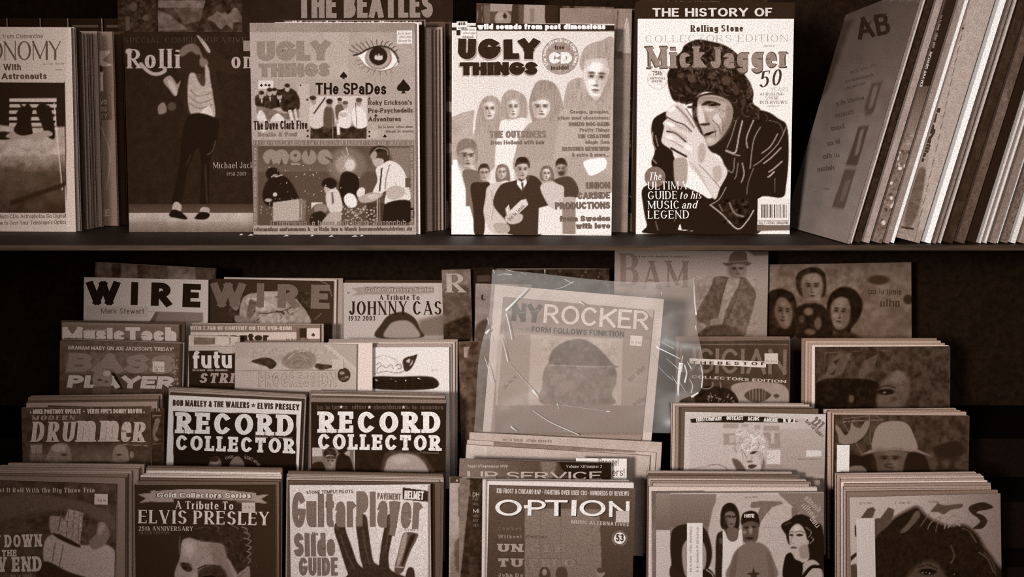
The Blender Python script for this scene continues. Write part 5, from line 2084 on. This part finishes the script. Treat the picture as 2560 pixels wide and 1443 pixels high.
def plastic(name, haze, rough):
    m = bpy.data.materials.new(name)
    m.use_nodes = True
    nt = m.node_tree
    nt.nodes.remove(nt.nodes['Principled BSDF'])
    out = nt.nodes['Material Output']
    tr = nt.nodes.new('ShaderNodeBsdfTransparent')
    tr.inputs['Color'].default_value = (.96, .95, .94, 1)
    df = nt.nodes.new('ShaderNodeBsdfDiffuse')
    df.inputs['Color'].default_value = (.80, .71, .65, 1)
    gl = nt.nodes.new('ShaderNodeBsdfGlossy')
    gl.inputs['Roughness'].default_value = rough
    fz = nt.nodes.new('ShaderNodeLayerWeight')
    fz.inputs['Blend'].default_value = .28
    m1 = nt.nodes.new('ShaderNodeMixShader')
    m1.inputs['Fac'].default_value = haze
    m2 = nt.nodes.new('ShaderNodeMixShader')
    nt.links.new(tr.outputs[0], m1.inputs[1])
    nt.links.new(df.outputs[0], m1.inputs[2])
    nt.links.new(fz.outputs['Fresnel'], m2.inputs['Fac'])
    nt.links.new(m1.outputs[0], m2.inputs[1])
    nt.links.new(gl.outputs[0], m2.inputs[2])
    nt.links.new(m2.outputs[0], out.inputs['Surface'])
    return m


WRAP = plastic('clear_plastic_wrap', .16, .24)
GLINT_WHITE = mat_flat('painted_fold_glint', .96, .90, .2, .5, 300., .92, 1.05)  # glints along the wrap's folds are painted in near-white colour
wr = tag(empty('plastic_wrap', frN.m), 'crinkled clear plastic wrap around the music newspaper, painted glints along its folds', 'plastic wrap')


def curve_at(p, t):
    p = smooth_pts(p, False)
    x = t * (len(p) - 1)
    i = min(int(x), len(p) - 2)
    f = x - i
    return p[i][0] + (p[i + 1][0] - p[i][0]) * f, p[i][1] + (p[i + 1][1] - p[i][1]) * f


LE = [(362, 150), (352, 330), (338, 480), (300, 620), (272, 760), (258, 900), (250, 1080), (236, 1275)]
RE = [(1745, 210), (1768, 330), (1776, 460), (1772, 580), (1804, 760), (1812, 900), (1790, 1000), (1640, 1070), (1590, 1275)]
NXB, NYB = 96, 84
mb = MB()
ii, jj = np.meshgrid(np.arange(NXB + 1), np.arange(NYB + 1))
gxp, gyp = np.zeros(ii.shape), np.zeros(ii.shape)
for j in range(NYB + 1):
    t = j / NYB
    l, r_ = curve_at(LE, t), curve_at(RE, t)
    for i in range(NXB + 1):
        s_ = i / NXB
        gxp[j, i] = l[0] + (r_[0] - l[0]) * s_
        gyp[j, i] = l[1] + (r_[1] - l[1]) * s_ + (1 - t) * 46 * math.sin(math.pi * s_) ** .8 * s_ * 1.6
lx, lz = frN.loc(gxp / 2.774 + 1100, gyp / 2.774 + 620)
wy = .004 * (vnoise(gxp, gyp, 300, 2) - .5) + .0012 * (vnoise(gxp + gyp * .6, gyp - gxp * .4, 130, 4) - .5) + .0003 * (vnoise(gxp - gyp, gyp + gxp, 60, 6) - .5)
edge = np.clip((gxp - 1480) / 330, 0, 1)
wy = -.011 - wy - .010 * edge * np.sin(gyp / 90.0) - .006 * edge
ly = np.minimum(wy, -.0035)
mb.v = [tuple(p) for p in np.stack([lx.ravel(), ly.ravel(), lz.ravel()], -1)]
mb.c = [None] * len(mb.v)
r_ = NXB + 1
mb.f = [(j * r_ + i, (j + 1) * r_ + i, (j + 1) * r_ + i + 1, j * r_ + i + 1) for j in range(NYB) for i in range(NXB)]
mb.build('film', WRAP, wr, smooth=True)


def add_fold_glint(pts, w0, w1):
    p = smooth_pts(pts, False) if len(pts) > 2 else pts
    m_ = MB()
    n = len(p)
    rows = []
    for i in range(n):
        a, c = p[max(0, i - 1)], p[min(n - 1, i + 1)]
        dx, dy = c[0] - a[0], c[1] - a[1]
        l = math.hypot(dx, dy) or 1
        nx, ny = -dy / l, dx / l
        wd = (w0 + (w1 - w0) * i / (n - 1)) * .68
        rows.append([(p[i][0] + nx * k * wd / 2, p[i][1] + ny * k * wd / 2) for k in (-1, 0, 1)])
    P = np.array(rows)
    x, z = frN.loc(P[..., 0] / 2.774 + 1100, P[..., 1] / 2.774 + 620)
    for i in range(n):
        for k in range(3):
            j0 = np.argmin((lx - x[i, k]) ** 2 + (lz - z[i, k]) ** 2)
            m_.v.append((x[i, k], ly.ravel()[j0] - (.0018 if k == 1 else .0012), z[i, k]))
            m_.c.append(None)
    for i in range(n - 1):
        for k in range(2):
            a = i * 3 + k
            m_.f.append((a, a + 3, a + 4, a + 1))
    m_.build('fold_glint', GLINT_WHITE, wr)


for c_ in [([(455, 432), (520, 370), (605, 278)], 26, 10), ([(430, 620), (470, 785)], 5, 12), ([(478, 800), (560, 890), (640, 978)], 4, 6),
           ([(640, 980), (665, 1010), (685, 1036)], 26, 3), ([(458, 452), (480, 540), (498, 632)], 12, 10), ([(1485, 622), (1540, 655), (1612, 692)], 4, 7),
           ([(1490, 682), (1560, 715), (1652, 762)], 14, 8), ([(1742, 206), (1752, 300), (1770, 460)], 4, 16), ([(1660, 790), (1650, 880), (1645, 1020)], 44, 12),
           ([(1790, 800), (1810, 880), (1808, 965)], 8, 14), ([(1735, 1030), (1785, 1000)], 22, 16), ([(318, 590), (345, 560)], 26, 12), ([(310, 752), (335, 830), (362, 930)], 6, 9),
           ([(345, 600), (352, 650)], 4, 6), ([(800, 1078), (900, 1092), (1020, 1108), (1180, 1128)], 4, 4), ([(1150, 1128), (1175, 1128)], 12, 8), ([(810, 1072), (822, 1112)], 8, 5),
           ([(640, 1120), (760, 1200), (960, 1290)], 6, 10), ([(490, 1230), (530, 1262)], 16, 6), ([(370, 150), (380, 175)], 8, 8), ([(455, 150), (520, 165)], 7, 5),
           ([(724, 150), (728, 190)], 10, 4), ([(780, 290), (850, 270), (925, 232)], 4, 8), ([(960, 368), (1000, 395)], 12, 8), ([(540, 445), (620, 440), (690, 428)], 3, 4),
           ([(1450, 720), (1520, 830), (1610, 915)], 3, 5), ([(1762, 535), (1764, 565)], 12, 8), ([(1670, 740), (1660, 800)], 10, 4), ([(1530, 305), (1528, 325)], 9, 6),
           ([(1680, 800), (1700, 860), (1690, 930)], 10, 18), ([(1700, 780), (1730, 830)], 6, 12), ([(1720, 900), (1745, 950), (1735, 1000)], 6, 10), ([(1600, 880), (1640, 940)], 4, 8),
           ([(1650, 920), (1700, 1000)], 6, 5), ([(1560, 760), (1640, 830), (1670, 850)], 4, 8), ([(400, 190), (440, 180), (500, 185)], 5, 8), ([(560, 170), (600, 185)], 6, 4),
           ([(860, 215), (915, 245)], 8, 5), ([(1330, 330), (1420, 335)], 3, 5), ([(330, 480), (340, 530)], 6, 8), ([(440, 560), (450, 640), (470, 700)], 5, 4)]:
    add_fold_glint(*c_)

# ---- pale papers below the wrapped newspaper
magazine('pale newspaper whose headline edge shows just below the wrapped newspaper', (1174, 1081), (1655, 1106), .455, ZD, .003, .58, .76, V12, '''
N .04 60
B .36 30 560 225 1000 240
''', lean=LN, bottom=1130, cat='newspaper', name='newspaper', pages=2)
magazine('pale newspaper with a dark headline strip, in front of the upper pale one', (1168, 1100), (1640, 1132), .447, ZD, .003, .62, .76, V12, '''
P .40 8 480 225 1750 275 1750 330 480 285
T heavy .36 46 1400 268 1740 282 AVELUT
P .66 6 1845 240 2010 248 2010 330 1845 320
N .05 50
''', lean=LN, bottom=1160, cat='newspaper', name='newspaper', pages=2)
magazine('blank pale newspaper lowest of the three under the wrapped newspaper', (1166, 1112), (1625, 1140), .437, ZD, .004, .62, .78, V12, '''
V .62 .56 200 280 2100 620
P .66 10 240 220 420 220 420 400 240 400
N .04 70
''', lean=LN, bottom=1250, cat='newspaper', name='newspaper', pages=2)

# ---- front row, centre block
magazine('white paper corner with cut off black words, behind the dark curved top magazine', (1440, 1146), (1567, 1147), .375, ZE, .002, .86, .86, V12, '''
T sans .3 66 1420 448 1598 446 Breeze!
T sans .3 66 1420 540 1652 536 fingers!
''', lean=LN, bottom=1260, cat='paper', name='flyer')
magazine('dark magazine with a bowed top, date and volume line above thin wide capitals', (1149, 1147), (1528, 1158), .355, ZE, .004, .30, .86, V12, '''
U .42 .14 170 370 1540 620
S .40 30 900 380 1040 380 1000 560 940 560
S .10 20 1060 400 1200 370 1540 400 1540 560 1200 560
T roman .76 26 243 460 606 458 August/September 1999
T roman .76 26 1128 460 1450 464 Volume XI/Number 2
T wide .64 72 245 564 1446 568 LIP SERVICE
''', lean=LN, bottom=1220, pages=1, bow=.006)
magazine('dark magazine with short white words down a column, left of the round badge issue', (1149, 1196), (1248, 1197), .335, ZE, .004, .15, .82, V12, '''
V .44 .3 165 550 240 640
P .40 6 170 560 270 570 262 700 180 1450 165 1450
N .08 40
L .40 5 262 600 268 720
T sans .66 36 293 722 350 722 DH
T sans .40 24 293 756 350 756 EVE
T sans .40 24 293 802 350 802 HOU
T sans .66 36 297 868 350 868 MI
T sans .46 24 297 910 350 910 HOU
T sans .46 24 297 948 350 948 ROC
T sans .46 24 297 990 350 990 HEY
. .3 30 12 370 960 430 1440
''', lean=LN, pages=1)
magazine('pale magazine with a long dark curved letter, beside the white word column one', (1124, 1193), (1240, 1194), .342, ZE, .004, .56, .82, V12, '''
R .2 90 540 200 602
E .7 3 152 578 8 8
C .14 7 165 640 172 700 170 900 166 960 140 975
V .58 .42 90 900 240 1450
S .3 20 130 1150 200 1100 240 1300 150 1400
N .05 40
''', lean=LN, pages=0)
magazine('dark magazine with white spaced title, round number badge and a dull lighter panel', (1223, 1214), (1588, 1223), .295, ZE, .005, .24, .88, V12, '''
V .32 .22 440 620 1760 1460
S .36 10 1190 740 1250 710 1320 720 1290 760
P .42 4 760 825 1425 832 1452 1470 758 1470
N .03 30 760 825 1440 1460
V .44 .40 765 850 1420 1440
c .36 16 900 850 900 1400
c .36 16 1080 850 1080 1300
T cond .76 42 508 690 1690 716 KID FROST & CHICANO RAP ~ FIGHTING OVER USED CDS ~ HUNDREDS OF REVIEWS
T wide .10 145 500 898 738 899 O
T wide .10 142 790 896 1152 898 PT
T wide .10 142 1180 898 1224 898 I
T wide .10 145 1256 899 1486 902 O
T wide .10 142 1518 908 1700 912 N
T wide .88 145 494 892 732 893 O
T wide .88 142 784 890 945 892 P
H .88 752 796 790 796 790 824 752 824
T wide .88 142 940 890 1140 892 T
T wide .88 142 1172 890 1216 892 I
T wide .88 145 1246 893 1480 896 O
T wide .88 142 1510 902 1694 906 N
T cond .64 34 1172 958 1690 988 MUSIC ALTERNATIVES
T slab .34 30 512 1020 736 1020 Cowboy
T slab .46 30 516 1092 736 1092 Without
T slab .34 28 760 1090 960 1090 Guitar
T slab .58 72 510 1214 750 1214 UN
T slab .36 76 784 1216 1140 1216 CLE
T slab .46 68 790 1212 1134 1212 CLE
T slab .54 76 510 1348 750 1348 TU
T slab .36 78 782 1348 1230 1348 PELO
T slab .46 70 788 1344 1224 1344 PELO
T slab .48 34 518 1438 748 1438 John Do
S .22 5 890 1440 900 1370 935 1345 975 1370 985 1440
E .5 6 936 1395 22 28
S .24 5 1040 1440 1050 1360 1090 1345 1130 1365 1135 1440
E .5 6 1440 1400 34 40
E .24 5 1440 1380 36 26
D .30 1607 1094 76 76
A bold .48 13 1607 1094 57 240 -80 NUMBER FIFTY THREE ALTERNATIVES
D .86 1607 1093 52 52
T bold .14 66 1574 1120 1642 1122 53
''', lean=LN, pages=0, bow=.003, stickers=[STK('pale corner price sticker', 1570, 848, 1694, 945, .70)])
stack('the round badge issue', 'top edge', (1218, 1208), (1586, 1216), .295, ZE, (1206, 1198), (1572, 1200), 4, .86, LN, .005, .0063, 'edges behind the round badge issue', seed=15, tones=(.5, .8), jx=4)

# ---- right block, middle rows
magazine('dark magazine with thin outlined capitals crossed by a white strip, above a striped bird', (1700, 852), (1972, 850), .555, ZC, .006, .20, .78, V9, '''
L .46 9 180 712 890 706
L .36 6 180 742 880 744
T rockr .36 178 100 944 870 958 USICIAN
S .50 10 480 1040 560 1012 700 1010 860 1040 870 1170 520 1170 490 1100
S .22 5 570 1105 620 1065 690 1058 750 1090 760 1110 700 1150 620 1150
L .46 4 610 1070 612 1148
L .46 4 632 1062 634 1150
L .46 4 654 1060 656 1150
L .46 4 676 1058 678 1150
L .46 4 698 1062 698 1148
L .46 4 718 1072 718 1142
E .22 5 800 1110 20 14
S .10 8 240 1060 300 1040 420 1050 500 1090 510 1170 240 1170
C .46 6 270 1055 310 1060 345 1040 345 1010
C .46 6 400 1010 405 1050
. .4 30 8 300 1090 500 1160
H .74 180 842 726 866 724 908 180 880
T bold .16 22 196 884 720 892 T H E B E S T O F
T bold .62 21 196 982 868 1018 COLLECTORS EDITION
N .03 40
''', lean=LN, bottom=1020, pages=1, stickers=[STK('pale square price sticker', 713, 806, 808, 882, .68, 'B .5 18 725 870 800 872')])
stack('the thin outlined capitals issue', 'top edge', (1698, 847), (1976, 847), .555, ZC, (1690, 842), (1974, 842), 2, .66, LN, .005, .007, 'edges behind the thin outlined capitals issue', seed=21, jx=2, jy=1)
magazine('dark magazine with slanted dim letters and a shadowed face, right end of the middle row', (2040, 868), (2376, 866), .545, ZC, .006, .20, .84, V9, '''
N .07 40
@ 1900 640 2.16
P .30 8 345 660 385 560 425 528 495 524 450 630 400 655
P .15 6 395 570 430 555 410 590
P .15 6 375 640 410 615 400 645
P .28 8 530 640 560 570 640 528 612 610 560 650
L .34 4 355 525 420 520
L .32 4 500 516 540 514
L .34 4 655 512 705 510
L .30 3 350 528 345 660
L .30 3 345 668 570 655
L .20 4 500 525 500 655
L .22 4 637 525 640 650
L .20 4 822 540 820 640
S .08 9 308 682 500 662 645 692 625 820 308 820
S .30 22 636 730 690 645 750 620 803 660 806 740 762 820 640 820
E .36 16 745 655 40 34
E .07 7 680 735 48 16
E .4 3 672 738 8 5
C .12 6 640 715 690 700 735 715
E .22 10 720 775 20 14
E .28 8 494 772 14 22
N .05 24 308 500 1020 820
''', lean=LN, bottom=1040, pages=0)
for i in range(4):
    filler(f'{["", "second ", "third ", "fourth "][i]}magazine behind the shadowed face issue, its spine edge showing on the left', (2030 - 8 * i, 864 - 6 * i), (2372 - 10 * i, 864 - 6 * i), .553 + .0078 * i, ZC, .0065, [.62, .36, .4, .3][i], .55, LN, 1 + i % 2,
           'edges behind the shadowed face issue', spine=[.66, .5, .4, .44][i])

# ---- right block, second row from the front
magazine('pale magazine with a blonde reclining person and a black name bar along its top', (1713, 1030), (2065, 1036), .425, ZD, .005, .74, .88, V13, '''
V .80 .72 290 110 1250 180
R .66 330 205 1250 560
V .68 .60 800 180 1250 560
P .12 2 336 180 560 160 760 162 1030 184 1072 213 800 205 340 208
T condb .84 27 372 198 546 190 TRUSTCOMPANY
T condb .84 27 576 188 688 188 OUTKAST
T condb .84 27 718 192 796 192 AC/DC
T condb .84 27 824 198 920 202 AMERIE
T condb .84 27 954 204 1036 208 N.W.A
P .76 4 1060 140 1245 150 1245 350
T condb .42 60 1138 206 1196 254 227
B .28 26 1100 200 1205 300
@ 1700 1020 3.8316
V .71 .69 92 140 1396 620
V .66 .58 820 200 1396 620
R .58 415 150 556 195
R .56 415 245 530 356
R .68 475 265 524 330
R .60 590 150 655 185
R .60 710 165 765 205
R .57 800 170 950 220
R .55 800 240 960 386
R .70 870 228 906 340
B .42 30 1205 120 1360 285
R .79 828 400 962 542
R .82 1210 410 1352 466
B .46 16 1130 498 1340 496
S .74 40 540 440 580 340 650 260 720 230 800 270 840 340 820 420 700 400 620 420 600 500
~ .84 60 60 6 540 230 850 440 .74 .05
~ .60 30 60 5 540 230 850 440 .74 .08
S .71 14 640 470 670 420 740 400 795 430 806 500 780 570 720 620 650 620 636 540
s .60 16 740 420 800 440 806 520 780 580 760 500
S .32 16 500 500 530 488 580 520 640 620 560 620
C .48 6 590 400 596 440 602 490
C .42 6 610 420 625 450 645 480
S .28 6 668 438 700 416 742 416 720 436 690 446
E .14 4 706 430 16 7
E .34 7 668 515 28 10
s .55 10 690 450 700 490 680 515 664 500
S .24 6 650 556 690 540 738 550 705 578 668 582
S .40 16 800 480 818 560 800 620 770 620 786 540
C .52 14 270 552 350 542 420 562 465 600
C .62 18 90 600 200 570 280 560
S .56 20 820 560 960 545 1100 600 1000 640 820 640
N .03 30 330 210 1240 560
''', lean=LN, bottom=1185, pages=0)
stack('the reclining blonde issue', 'top edge', (1706, 1024), (2061, 1030), .425, ZD, (1678, 1008), (2010, 1008), 5, .74, LN, .006, .0076, 'edges behind the reclining blonde issue', seed=22, jx=5)
magazine('dark magazine with a person in a pale brimmed hat, white sticker on its left', (2088, 1038), (2424, 1040), .42, ZD, .006, .19, .82, V13, '''
N .08 40
L .36 5 1350 180 1530 160
L .34 5 1530 160 1535 340 1640 400
L .34 5 1350 200 1480 410
L .36 5 1560 150 1620 190
B .44 16 1355 206 1430 200
L .4 5 1420 196 1620 186
S .42 5 1300 230 1330 240 1370 290 1400 250 1410 200 1430 230 1470 240 1500 200 1530 200 1510 270 1450 330 1380 350 1330 340 1320 290
L .48 4 1310 220 1350 290
S .47 8 1555 390 1560 280 1600 215 1690 194 1780 212 1825 290 1845 390 1700 372
P .42 6 1470 420 1540 385 1700 370 1860 388 1960 436 1840 402 1700 390 1560 404
S .32 12 1560 410 1700 395 1780 410 1760 500 1740 560 1580 560 1560 480
e .12 10 1620 440 30 9
e .12 10 1720 440 26 9
E .2 8 1640 490 14 14
c .12 6 1640 525 1690 522
S .09 10 1400 420 1480 430 1560 420 1570 560 1400 560
S .10 10 1790 410 1900 430 1920 560 1760 560
S .36 8 1400 500 1480 495 1510 540 1400 540
S .12 20 1960 370 2120 330 2150 420 2000 440
F .32 1665 455 88 88 0 0
''', lean=LN, bottom=1195, pages=1, stickers=[STK('tall white rounded sticker', 1309, 354, 1395, 532, .86)])
stack('the brimmed hat issue', 'top edge', (2080, 1033), (2418, 1034), .42, ZD, (2060, 1024), (2390, 1020), 4, .56, LN, .006, .0078, 'edges behind the brimmed hat issue', seed=23, tones=(.2, .5))

# ---- right block, front row
magazine('magazine with four people, one in dark cap and star shirt, in front row', (1640, 1233), (2060, 1231), .30, ZE, .006, .70, .90, V13, '''
V .50 .36 85 670 200 920
R .42 200 680 510 960
V .46 .36 200 680 510 900
L .5 5 505 690 515 1240
R .30 508 900 520 1240
S .66 10 520 700 900 690 1000 720 1220 900 1220 1240 520 1240
R .66 530 690 1000 760
B .40 14 700 710 790 706
L .58 4 530 900 1220 910
P .40 4 735 760 745 735 800 728 940 730 955 745 880 770 830 830 790 900 760 880 790 800 800 772 740 775
P .44 3 915 672 1228 672 1228 990 1160 900
B .62 40 1060 750 1160 850
B .62 40 1080 700 1180 800
B .62 40 1130 850 1170 900
S .40 4 1010 780 1040 770 1060 800 1020 860
S .12 8 205 960 240 900 330 880 420 900 465 980 480 1100 430 1200 240 1240 205 1100
S .54 8 280 1060 320 980 400 980 440 1060 430 1180 360 1240 300 1220
S .14 6 205 1160 260 1200 300 1240 205 1240
S .10 8 400 1200 460 1180 500 1240 400 1240
C .66 5 440 1185 480 1215 490 1240
S .12 5 535 880 545 780 585 742 630 750 658 810 660 900 640 930 560 920
S .28 4 562 830 590 790 630 800 640 860 622 910 590 920 565 880
E .10 3 590 830 20 12
E .10 3 625 830 14 11
E .55 2 585 826 5 4
E .55 2 612 828 5 4
S .26 5 560 920 620 905 670 920 690 1000 680 1240 545 1240 510 1100 515 960
S .14 5 508 980 550 940 556 1060 545 1240 510 1200
S .86 4 555 930 575 990 610 1005 650 990 660 930 680 950 685 1040 640 1100 600 1240 550 1240 552 1050
S .26 5 690 880 715 868 760 880 785 920 775 990 720 1010 690 970
E .16 4 720 930 18 8
E .4 8 745 935 20 14
E .16 4 730 968 22 7
S .40 6 610 1080 690 1020 780 1005 850 1040 890 1120 905 1200 880 1240 590 1240
S .34 8 610 1080 660 1050 640 1240 590 1240
P .24 3 757 1150 770 1195 805 1200 775 1220 785 1260 755 1240 720 1260 735 1215 705 1200 745 1195
S .10 4 678 890 690 830 730 795 775 805 792 850 795 900 740 880
T heavy .76 24 694 838 762 840 HITE
S .10 6 940 890 1000 850 1050 820 1120 850 1150 920 1140 1000 1100 1010 1080 900 1010 900 990 1000 975 960
S .66 5 992 960 1020 900 1070 900 1095 960 1110 1030 1080 1080 1060 1120 1020 1090 1000 1030
E .14 3 1016 945 16 6
E .14 3 1062 958 16 6
C .3 4 1035 960 1030 1005 1046 1010
E .24 3 1044 1038 22 8
C .10 5 1090 900 1100 960 1095 1010
C .10 5 960 890 990 910
E .6 4 1140 985 14 22
S .66 5 1050 1080 1100 1050 1140 1080 1210 1150 1228 1240 1060 1240 1040 1140
S .09 5 960 1240 965 1130 1000 1070 1050 1120 1100 1140 1080 1240
S .10 5 1080 1200 1150 1160 1220 1160 1200 1190 1100 1230
S .14 8 1150 880 1228 960 1228 1140 1150 1060 1110 1040
N .04 20 510 740 1228 1240
@ 1620 1220 3.2356
S .10 10 590 215 606 155 650 124 702 138 732 190 742 262 722 335 640 325 596 292
S .38 9 622 220 648 192 690 196 712 240 702 300 676 326 642 302
E .10 4 652 234 20 11
E .10 4 692 232 15 10
E .7 2 646 240 4 4
E .7 2 690 228 4 3
E .16 4 672 292 16 6
s .2 8 622 230 640 230 650 310 632 300
S .34 7 640 332 700 322 735 350 722 420 680 436 650 420
S .78 6 604 350 624 360 650 420 690 436 726 410 736 345 760 342 760 465 690 560 650 690 640 735 600 735 600 560
S .13 6 558 380 600 372 602 560 590 735 545 735 550 500
S .26 8 575 410 600 410 600 450 580 450
S .30 11 765 290 830 270 892 290 890 400 862 442 800 452 770 420
S .10 5 753 252 770 206 820 186 872 194 894 230 897 288 830 266 758 294
T heavy .76 26 796 240 852 234 HITE
E .12 6 796 322 20 8
E .12 6 856 316 20 8
E .50 12 830 345 14 28
E .46 12 780 360 16 14
E .12 7 820 408 36 11
E .40 8 824 440 30 10
S .40 12 770 462 890 442 960 480 1002 560 1032 735 650 735 670 600 702 520
s .28 14 700 540 730 520 700 735 655 735
s .30 14 960 520 1000 580 1025 735 985 735
P .18 3 855 640 868 685 912 690 876 712 890 740 820 740 834 712 795 692 840 685
S .09 10 1120 405 1124 320 1160 250 1222 214 1292 230 1352 280 1415 340 1415 735 1296 735 1290 480 1280 380 1252 300 1200 290 1160 340 1148 462
S .65 9 1142 365 1170 312 1212 290 1252 320 1278 380 1292 460 1302 570 1250 606 1200 590 1168 530 1148 460
E .11 5 1160 382 16 9
E .10 5 1226 382 29 10
C .18 6 1192 358 1228 350 1264 364
C .20 5 1146 362 1162 352 1176 360
C .46 6 1172 390 1158 438 1178 452
E .24 4 1178 484 26 9
s .38 16 1225 480 1292 460 1304 560 1236 570
E .74 12 1205 330 26 20
S .62 9 1250 622 1330 582 1392 632 1402 735 1230 735
S .08 7 1108 562 1150 530 1180 572 1250 614 1230 735 1095 735
C .08 28 1402 642 1322 642 1246 730
C .52 5 1280 320 1320 360 1300 400
C .52 5 1320 400 1340 420 1310 450
C .30 4 1100 300 1130 290 1160 280
E .6 4 1290 440 12 20
@ 1600 980 2.667
M .05 5 40 .12 .03 500 740 1228 1100
''', lean=LN, pages=0, stickers=[STK('tall white rounded sticker with faint print', 312, 872, 416, 1250, .84, 'B .5 18 345 1200 345 900\nB .5 18 390 1200 390 900')])
magazine('magazine with a curled pale spine and sticker, just behind the four people issue', (1630, 1230), (1760, 1229), .31, ZE, .005, .50, .90, V13, '''
U .36 .6 80 660 200 920
P .26 8 120 910 160 720 205 690 205 912
L .66 4 150 710 150 800
V .46 .4 85 910 210 1250
P .70 3 122 916 205 916 205 1250 118 1250
N .04 30
''', lean=LN, pages=0)
stack('the four people issue', 'top edge', (1626, 1222), (2045, 1224), .312, ZE, (1618, 1178), (1980, 1180), 7, .76, LN, .0055, .0072, 'edges behind the four people issue', seed=25, tones=(.3, .7), jx=10, jy=2)
filler('magazine with its top right corner sticking out above the four people issue', (1690, 1196), (2050, 1201), .372, ZE, .005, .42, .74, LN, 1, None)
magazine('pale magazine with brushed letters over a large dark haired face, front row right end', (2124, 1244), (2501, 1234), .30, ZE, .0048, .64, .86, V13, '''
U .66 .56 1370 680 2410 1240
B .42 16 1460 750 1550 746
B .42 16 1700 748 1800 745
B .42 16 1925 740 1990 738
@ 2100 1220 3.4667
U .60 .44 700 40 1400 800
S .10 40 296 440 380 345 480 250 600 185 670 160 720 210 780 260 860 300 960 330 1080 320 1190 400 1260 520 1345 640 1375 800 296 800
P .26 6 178 262 240 178 285 166 308 188 282 262
P .26 8 350 262 420 168 472 190 460 250 400 340 300 430 298 268
S .30 12 520 385 600 290 655 205 692 212 684 262 580 375
S .28 10 786 205 840 140 830 118 900 150 1050 138 1052 172 960 192 900 230 850 210
S .13 6 1114 186 1140 150 1240 124 1328 162 1290 186 1212 200 1184 216 1242 240 1278 290 1232 352 1150 352 1212 300 1190 260 1148 230
C .50 9 905 350 930 280 1000 228
C .56 9 935 345 985 300 1042 330
C .46 8 950 260 1000 240 1050 260
C .5 8 900 300 960 250 980 220
C .44 8 990 330 1000 290 1040 290
C .40 7 760 360 790 300 870 250
C .36 7 700 330 740 270 770 230
C .44 7 700 160 730 200 760 250
C .34 7 830 380 850 300 880 260
C .30 8 1060 350 1120 380 1180 470
S .24 50 590 800 650 690 760 635 850 665 910 800
E .06 12 760 728 74 26
E .5 2 716 736 6 5
E .5 2 746 732 5 4
E .56 2 776 741 7 7
C .10 10 680 690 760 668 840 700
E .07 12 975 748 62 26
E .42 2 990 749 6 5
C .22 18 960 500 990 590 962 650
C .30 10 1206 560 1280 620 1330 730
C .26 8 1250 560 1330 660 1350 760
N .03 26 296 160 1375 800
@ 1600 980 2.667
S .14 5 1432 900 1440 890 1446 960 1434 960
P .14 5 1390 1110 1440 1070 1448 1090 1395 1140
S .24 10 1380 1180 1440 1150 1445 1250 1380 1250
''', lean=LN, pages=0, stickers=[STK('tall pale sticker', 1446, 840, 1562, 1250, .72)])
stack('the brushed letters issue', 'top edge', (2118, 1234), (2494, 1232), .30, ZE, (2088, 1184), (2440, 1180), 9, .66, LN, .0048, .0058, 'edges behind the brushed letters issue', seed=27, tones=(.3, .62), jx=7, jy=2)

# white scraps of paper lying along the front of the upper shelf
for i, (x, y) in enumerate([(604, 589), (628, 590), (717, 592), (781, 592), (829, 593), (888, 593), (905, 592)]):
    p = at_y(x, y, .1)
    k = -CAM.z / ray(x, y).z
    p = CAM + ray(x, y) * k
    s_ = .0028 + .0008 * (i % 3)
    b = MB()
    b.v = [(-s_, -s_ * .6, 0), (s_ * .8, -s_, .0004), (s_, s_ * .7, 0), (-s_ * .5, s_, .0012), (0, 0, .0022)]
    b.c = [None] * 5
    b.f = [(0, 1, 4), (1, 2, 4), (2, 3, 4), (3, 0, 4), (3, 2, 1, 0)]
    o = b.build('paper_scrap', mat_flat('white_scrap_paper', .85), None)
    o.location = (p.x, p.y, .0006)
    tag(o, 'tiny white scrap of torn paper lying on the upper shelf', 'paper scrap', 'paper scraps on the upper shelf')
bpy.context.view_layer.update()
